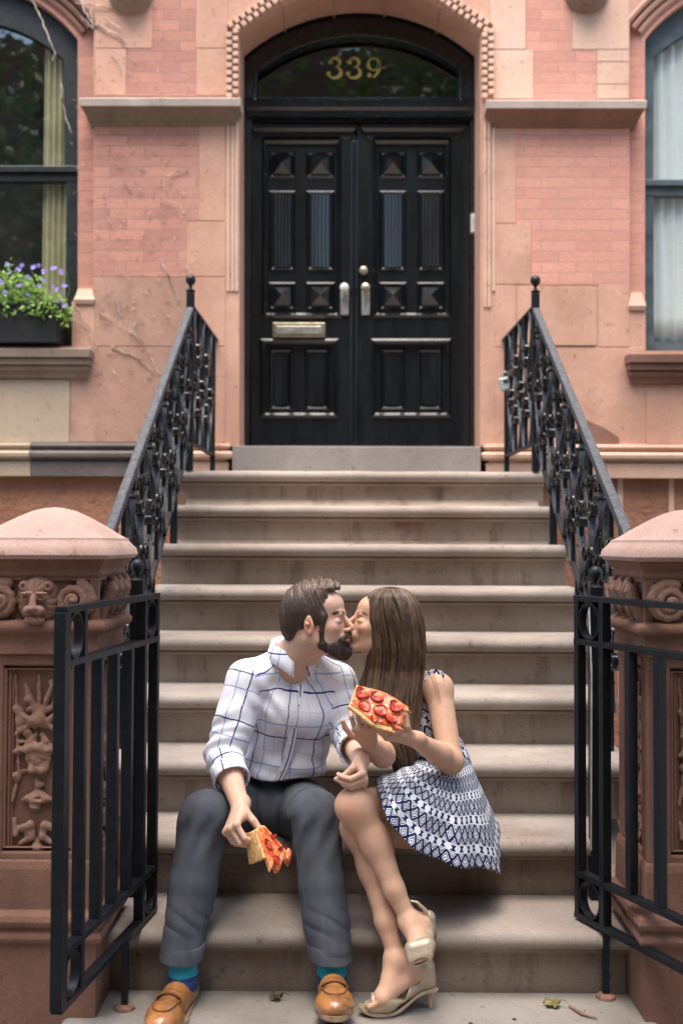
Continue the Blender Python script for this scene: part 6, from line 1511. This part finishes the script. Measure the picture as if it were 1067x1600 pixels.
# ------------------------------------------------------------------ pizza
def crust_mat():
    m, nt, bs = nodes_of('baked_crust'); t = NT(nt); v = t.world()
    c = t.ramp(t.noise(v, 90, 5, .65), [(.28, (.44, .17, .045)), (.48, (.70, .38, .13)), (.68, (.84, .62, .34))]); t.l(c, bs.inputs['Base Color']); bs.inputs['Roughness'].default_value = .7
    t.l(t.bump(t.noise(v, 220, 4), .5, .003), bs.inputs['Normal']); return m
def cheese_mat():
    m, nt, bs = nodes_of('cheese_and_sauce'); t = NT(nt); v = t.world()
    c = t.ramp(t.noise(v, 60, 5, .6, .8), [(.36, (.62, .05, .015)), (.50, (.78, .15, .04)), (.60, (.84, .34, .13)), (.72, (.88, .62, .38))]); t.l(c, bs.inputs['Base Color']); bs.inputs['Roughness'].default_value = .3
    bs.inputs['Specular IOR Level'].default_value = .6; t.l(t.bump(t.noise(v, 120, 4), .5, .004), bs.inputs['Normal']); return m
M['crust'] = crust_mat(); M['cheese'] = cheese_mat(); M['pepperoni'] = simple('pepperoni', (.50, .040, .014), .42, 0, .5, 160, 200, .4, .002, .6)
def sheet(fn, nu, nv, th, mat, name, parent, ragged=None):
    """thin sheet fn(u,v)->point, thickened along its normal"""
    G = np.array([[fn(i / nu, j / nv) for j in range(nv + 1)] for i in range(nu + 1)]); du = np.gradient(G, axis=0); dv = np.gradient(G, axis=1); N = np.cross(du, dv); N /= np.linalg.norm(N, axis=2, keepdims=True)
    T_ = (G + N * th / 2).reshape(-1, 3); Bt = (G - N * th / 2).reshape(-1, 3); V = np.concatenate([T_, Bt]); n_ = len(T_); fs = []
    for i in range(nu):
        for j in range(nv):
            a, b, c_, d = i * (nv + 1) + j, (i + 1) * (nv + 1) + j, (i + 1) * (nv + 1) + j + 1, i * (nv + 1) + j + 1; fs += [(a, b, c_, d), (n_ + d, n_ + c_, n_ + b, n_ + a)]
    rim = [i * (nv + 1) for i in range(nu + 1)] + [nu * (nv + 1) + j for j in range(1, nv + 1)] + [i * (nv + 1) + nv for i in range(nu - 1, -1, -1)] + [j for j in range(nv - 1, 0, -1)]
    for a, b in zip(rim, rim[1:] + rim[:1]): fs.append((a, n_ + a, n_ + b, b))
    return mesh_obj(name, V, fs, mat, parent, True), N
C4 = [A(W(*q)) for q in ((557, 1071, 3.150), (640, 1106, 3.120), (618, 1150, 3.050), (543, 1109, 3.065))]
rn = np.random.default_rng(4); rag = rn.normal(0, 1, 64)
def f1(u, v):
    u2 = u + (.035 * rag[int(v * 20)] if u > .93 else .0); top = C4[0] * (1 - u2) + C4[1] * u2; bot = C4[3] * (1 - u2) + C4[2] * u2; p = top * (1 - v) + bot * v
    return p + A((0, -.004 * math.sin(u * 9 + v * 4), .006 * math.sin(u * 7 + 1) * (v - .2) + .010 * math.sin(math.pi * u) * (1 - v) - .004 * math.sin(math.pi * u) * v))
pz = thing('pizza_slice', 'square pepperoni pizza slice held up in both of the woman\'s hands', 'pizza', C4[3], 'pepperoni pizza slices being eaten')
sheet(f1, 40, 24, .006, M['crust'], 'crust', pz)
Nn = np.cross(C4[1] - C4[0], C4[3] - C4[0]); Nn /= np.linalg.norm(Nn); Nn = Nn if Nn[1] < 0 else -Nn
ch1, _ = sheet(lambda u, v: f1(.03 + .95 * u, .03 + .84 * v) + Nn * (.0042 + .0016 * math.sin(u * 30) * math.sin(v * 23)), 40, 24, .003, M['cheese'], 'cheese', pz)
m = MB(); m.tube([Vector(f1(u, .97) + Nn * .003) for u in np.linspace(0, .55, 12)], [.0058 + .0010 * math.sin(i * 2.1) for i in range(12)], 10); m.build('raised_edge', M['crust'], pz, True)
def pep(u, v, r, fn, Nq, parent, up=.0066):
    c_ = fn(u, v) + Nq * up; e1 = fn(min(1, u + .05), v) - fn(u, v); e1 /= np.linalg.norm(e1); e2 = np.cross(Nq, e1); rs = []
    for k_, (q, h_) in enumerate(((.001, .0), (.6, .0005), (.88, .002), (1.0, .0045), (1.02, .003), (.9, -.002), (.001, -.003))):
        rs.append([tuple(c_ + (e1 * math.cos(a) + e2 * math.sin(a)) * r * q * (1 + .05 * math.sin(3 * a + u * 9)) + Nq * (h_ + .0026 * math.sin(2 * a + v * 9) * q)) for a in np.linspace(0, 2 * math.pi, 24, endpoint=False)])
    m = MB(); m.rings(rs, cap=False); m.build('pepperoni', M['pepperoni'], parent, True)
for u, v, r in ((.15, .30, .0205), (.27, .68, .0185), (.43, .24, .0195), (.56, .55, .0205), (.50, .84, .012), (.79, .24, .0205), (.79, .62, .0195), (.93, .84, .014)): pep(u, v, r, f1, Nn, pz)
# the folded slice in the man's hand
pz2 = thing('pizza_slice', 'folded half eaten pizza slice hanging from the man\'s hand between his knees', 'pizza', J(415, 1320, 3.03), 'pepperoni pizza slices being eaten')
Rg = [A(W(*q)) for q in ((400, 1296, 3.045), (421, 1362, 2.99))]      # the fold
Lf = [A(W(*q)) for q in ((384, 1303, 3.075), (390, 1352, 3.06))]; Rt = [A(W(*q)) for q in ((410, 1292, 3.07), (456, 1340, 3.05))]
def f2(u, v):     # outer brown side, from the fold leftwards
    a = Rg[0] * (1 - v) + (Rg[1] + A((-.012, 0, .036))) * v; b = Lf[0] * (1 - v) + Lf[1] * v; rg_ = .05 * rag[int(u * 18) + 20] if v > .94 else 0
    p = a * (1 - u) + b * u; return p + A((0, .010 * u * u, -.004 * rg_ * 4)) + A((0, -.006 * math.sin(math.pi * u), 0))
def f3(u, v):     # inner red side, from the fold rightwards
    a = Rg[0] * (1 - v) + Rg[1] * v; b = Rt[0] * (1 - v) + Rt[1] * v; e_ = (.010 * math.sin(u * 14) + .005 * rag[int(u * 18)]) if v > .85 else 0
    p = a * (1 - u) + b * u; return p + A((0, .024 * math.sin(math.pi * u * .9), e_ - .010 * math.sin(math.pi * u) * v))
sheet(f2, 20, 20, .006, M['crust'], 'crust', pz2)
c3, _ = sheet(f3, 20, 24, .006, M['crust'], 'crust', pz2)
N3 = np.cross(Rg[1] - Rg[0], Rt[0] - Rg[0] + Rt[1] - Rg[1]); N3 /= np.linalg.norm(N3); N3 = N3 if N3[1] < 0 else -N3
sheet(lambda u, v: f3(.0 + .96 * u, .04 + .95 * v) + N3 * .005, 20, 24, .005, M['cheese'], 'cheese', pz2)
for u, v, r in ((.30, .45, .016), (.72, .75, .016), (.34, .84, .013), (.80, .35, .012)): pep(u, v, r, f3, N3, pz2, .0085)
